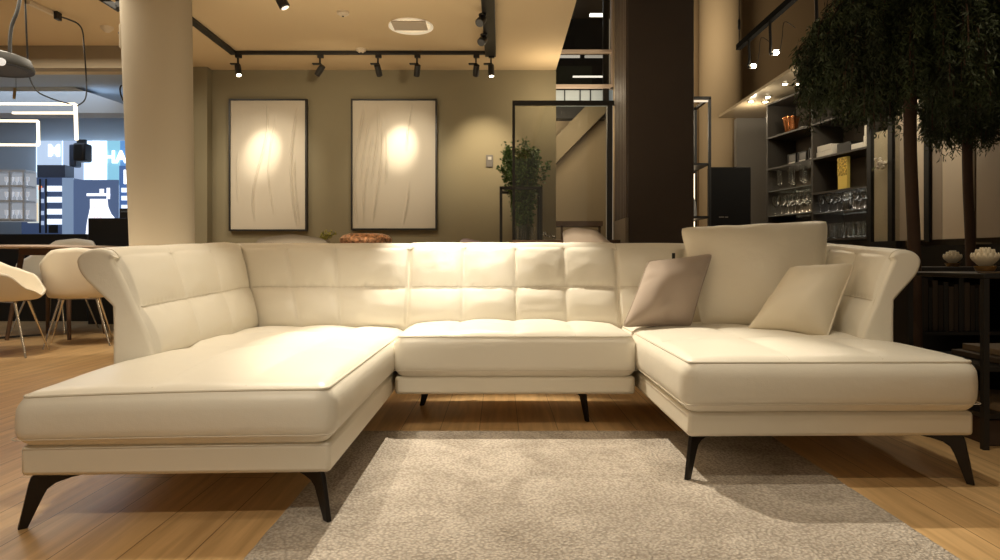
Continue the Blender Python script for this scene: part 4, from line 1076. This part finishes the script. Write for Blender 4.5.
# dark box, display fridge
o = MB().box(XU(37,9.4), XU(65,9.4), 9.4, 9.6, ZV(178,9.35)+.001, ZV(165,9.4)).build('dark_box', mat('slate_box', (.06,.07,.10), .6)); tag(o, 'slate grey box on top of the lit product fridge', 'box')
Y = 9.35; root = empty('display_fridge', P(48,232,Y), 'lit dark framed product fridge with rows of white packs in the far shop', 'fridge')
MB().box(XU(24,Y), XU(73,Y), Y-.05, Y+.3, ZV(236,Y), ZV(178,Y)).build('body', emat('fridge_blue', (.05,.08,.17), .6), root)
flat('left_door', 28, 39, 185, 223, Y-.05, emat('door_glow', (.62,.66,.62), .9), root, .01)
flat('poster', 29, 38, 203, 221, Y-.06, emat('cream_glow', (.85,.68,.45), .9), root, .005)
flat('top_card', 29, 38, 187, 199, Y-.06, emat('pale_blue_glow', (.55,.72,.80), .9), root, .005)
flat('badge', 39, 42, 186, 190, Y-.06, emat('orange_glow', (1,.25,.06), .9), root, .01)
for v in (186, 197, 209, 219):
    flat('stock_row', 48, 62.5, v, v+5.5, Y-.05, emat('lit_stock', (.75,.86,1.0), 1.2), root, .02)
    flat('stock_row', 40.5, 44, v+2, v+6, Y-.05, emat('lit_stock_dim', (.45,.55,.75), .8), root, .02)
for u in (39.5, 45.5): flat('door_frame', u, u+1.6, 179, 233, Y-.07, BLACK, root, .01)
flat('shelf_crate', 49, 58, 225, 233, Y-.07, BLACK, root, .01)
# blue poster wall with white flask
Y = 9.3; root = empty('flask_poster', P(96,232,Y), 'dark blue poster with a white flared flask shape behind the counter', 'poster')
flat('poster_panel', 73, 119, 180, 240, Y, emat('slate_blue', (.085,.13,.25), .75), root)
flat('edge_strip', 63, 74, 178, 240, Y-.01, emat('steel_blue', (.20,.28,.42), .8), root)
mb = MB().prism([P(u,v,Y-.03) for u, v in ((85,240),(87,222),(90,208),(90,199),(107,199),(108,207),(111,214),(117,221),(119,240))], (0,.008,0))
mb.build('flask_shape', emat('flask_white', (.86,.90,1.0), 1.5), root)
flat('flask_rim', 87, 110, 193.5, 196, Y-.02, emat('flask_white', (.86,.90,1.0), 1.5), root, .01)
flat('flask_neck', 100, 104, 189, 194, Y-.02, emat('flask_white', (.86,.90,1.0), 1.5), root, .01)
flat('flask_neck', 107, 110, 188, 199, Y-.02, emat('flask_white', (.86,.90,1.0), 1.5), root, .01)
mb = MB()
for i in range(3):
    for j in range(6): mb.box(XU(95+i*3,Y), XU(96.6+i*3,Y), Y-.035, Y-.031, ZV(206+j*2.4,Y), ZV(204.8+j*2.4,Y))
mb.build('pink_print', emat('pink_print', (.9,.55,.62), 1.0), root)
# black counter and low wall
Y = 8.3
o = MB().box(XU(88,Y), XU(150,Y), Y, Y+.5, 0, ZV(218,Y)).build('shop_counter', BLACK_W, bevel=.006); tag(o, 'tall black counter before the blue poster', 'counter')
root = empty('payment_terminal', P(122,218,Y+.1), 'small black payment terminal on the black counter', 'terminal')
MB().box(XU(117,Y), XU(127.5,Y), Y+.05, Y+.2, ZV(218,Y), ZV(208,Y)).build('body', BLACK, root, bevel=.006)
MB().box(XU(118.5,Y), XU(126,Y), Y+.045, Y+.05, ZV(212,Y), ZV(210.5,Y)).build('display', mat('grey_lcd', (.12,.14,.16), .3), root)
o = MB().box(-9, XU(87,8.7), 8.7, 9.0, 0, ZV(234,8.7)).build('display_plinth', BLACK_W, bevel=.005); tag(o, 'long low black plinth behind the left dining table', 'plinth')
# glass cabinet with glassware at left edge
Y = 8.75; root = empty('glass_cabinet', P(10,221,Y), 'pale framed glass cabinet with rows of glassware at the left edge', 'cabinet')
MB().box(XU(-30,Y), XU(25,Y), Y+.2, Y+.22, ZV(221,Y), ZV(170,Y)).build('back_panel', emat('cabinet_back', (.42,.45,.50), .55), root)
for v in (169.5, 185, 200, 218.5): MB().box(XU(-30,Y), XU(25,Y), Y, Y+.2, ZV(v+2,Y), ZV(v,Y)).build('shelf', mat('pale_alu', (.6,.62,.64), .4), root)
for u in (9, 23): MB().box(XU(u,Y), XU(u+1.6,Y), Y-.01, Y+.02, ZV(221,Y), ZV(170,Y)).build('door_frame', mat('pale_alu', (.6,.62,.64), .4), root)
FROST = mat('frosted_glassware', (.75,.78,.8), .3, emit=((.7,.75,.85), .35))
gw = None
for v, nm in ((185,'top'), (200,'middle'), (218.5,'bottom')):
    for k in range(5):
        u = 1 + k*5.2
        if gw is None: gw = MB().lathe((0,0,0), [(.022,0),(.024,.004),(.006,.01),(.006,.04),(.024,.06),(.028,.12),(.026,.12),(.02,.06),(0,.05)], 14).build('goblet', FROST, world=False); o = gw
        else: o = gw.copy(); COL.objects.link(o)
        o.location = P(u, v, Y) + Vector((0, .1, .002)); tag(o, 'pale goblet on the %s shelf of the left glass cabinet' % nm, 'glass', 'goblets on the %s shelf' % nm)

# ------------------------------------------------------------------ camera
cam = bpy.data.cameras.new('camera'); co = bpy.data.objects.new('camera', cam); COL.objects.link(co)
co.location = (0, 0, H); co.rotation_euler = (PI/2, 0, 0)
cam.sensor_fit = 'HORIZONTAL'; cam.sensor_width = 36; cam.lens = 36 * F / 1000; cam.shift_y = -.02
cam.clip_start = .02; S.camera = co

# ------------------------------------------------------------------ lights
WARM = (1.0, .82, .57)
def spot(loc, aim, power, deg, blend=.5, col=WARM, r=.03):
    l = bpy.data.lights.new('spot', 'SPOT'); l.energy = power; l.spot_size = math.radians(deg); l.spot_blend = blend; l.color = col; l.shadow_soft_size = r
    o = bpy.data.objects.new('spot_lamp', l); COL.objects.link(o); o.location = loc
    o.rotation_euler = (Vector(aim) - Vector(loc)).to_track_quat('-Z', 'Y').to_euler(); return o
def area(loc, rot, sx, sy, power, col=WARM):
    l = bpy.data.lights.new('area', 'AREA'); l.shape = 'RECTANGLE'; l.size = sx; l.size_y = sy; l.energy = power; l.color = col
    o = bpy.data.objects.new('area_lamp', l); COL.objects.link(o); o.location = loc; o.rotation_euler = rot; return o
def point(loc, power, col=WARM, r=.03):
    l = bpy.data.lights.new('point', 'POINT'); l.energy = power; l.color = col; l.shadow_soft_size = r
    o = bpy.data.objects.new('point_lamp', l); COL.objects.link(o); o.location = loc; return o
WHT = (1.0, .89, .70)
# paintings and wall
for u, v, vv in ((263, 60, 156), (401, 60, 150)):
    spot(P(u, v, 6.35), P(u, vv, YB), 120, 25, 1.0, WHT)
    spot(P(u, v, 6.0), P(u+4, vv+20, YB), 50, 58, 1.0, WHT)
spot(P(482,84,6.40), P(484,160,YB), 70, 62, 1.0, WARM)
spot(P(330,64,5.6), P(335,150,YB), 30, 110, 1.0, WARM)
# sofa keys
spot((-.45, 4.3, 2.86), (.1, 2.72, 0), 420, 46, .35, WHT, .025)
spot((-1.1, .1, 2.86), (-1.1, 1.9, .3), 95, 40, .8, WHT, .04)
spot((-.8, 1.3, 2.86), (-.7, 2.9, .5), 55, 50, .9, WHT, .04)
spot((.0, 1.7, 2.86), (-.22, 3.83, .90), 260, 20, 1.0, WHT, .04)
spot((-.7, 1.9, 2.86), (-.75, 3.35, .48), 65, 26, 1.0, WHT, .04)
spot((1.0, 1.2, 2.86), (1.2, 2.9, .5), 40, 60, .9, WARM, .05)
spot((1.15, 2.25, 2.86), (1.25, 2.05, 0), 75, 62, .9, WHT, .04)
spot((.3, 1.1, 2.86), (.35, 1.6, 0), 26, 70, .9, WHT, .05)
spot((2.15, 2.5, 2.86), (2.3, 3.2, .75), 30, 30, .9, WARM, .04)  # lamp added over the console to brighten the lotus holders
spot((-1.35, 3.2, 2.86), (-1.0, 2.75, .4), 120, 50, .9, WHT, .04)
# added soft fill lamps for the room, without fixtures
area((-1.2, 2.2, 2.85), (0,0,0), 3.5, 4, 10, WARM)
area((-1.5, 4.5, .72), (PI,0,0), 4.0, 1.0, 44, (1.0,.84,.6))  # unseen upward lamp added behind the sofa to brighten the ceiling
area((-3.8, 5.2, 2.8), (0,0,0), 2, 2, 50, WHT)
spot((-4.0, 5.0, 2.8), (-4.3, 6.2, .3), 110, 80, .8, WHT)
# cool shop
area((-6.3, 8.4, 2.95), (0,0,0), 3, 1.5, 22, (.62,.78,1.0))
# right side
point((3.0, 5.6, 2.35), 2.0, WARM); point((2.8, 7.2, 2.4), 5, WARM)
for b in glamps: point(b + Vector((0,0,-.05)), .8, WARM)
for q in (1.62, 2.05, 2.5): point(sh(q, -.38, 2.35), 7, WHT, .05)  # unseen lamps added to brighten the fabric panels
for q, z in ((.36, 2.4), (1.08, 2.4)): point(sh(q, -.30, z), 2.0, WHT, .04)  # one lamp added before each shelving bay to lift the glassware
point((2.3, 7.4, 3.6), 36, WARM, .2)
point((.9, 8.6, 2.6), 30, WARM, .2)
point((.55, 6.75, 2.5), 10, WARM, .1)  # lamp added to brighten the leafy plant
point((1.2, 10.6, 4.9), 3, (.9,.95,1), .2)

w = bpy.data.worlds.new('world'); S.world = w; w.use_nodes = True
w.node_tree.nodes['Background'].inputs[0].default_value = (1.0, .80, .55, 1); w.node_tree.nodes['Background'].inputs[1].default_value = .19
S.view_settings.view_transform = 'Standard'; S.view_settings.look = 'None'; S.view_settings.exposure = 0.10
S.cycles.caustics_reflective = False; S.cycles.caustics_refractive = False
S.cycles.sample_clamp_indirect = 4.0
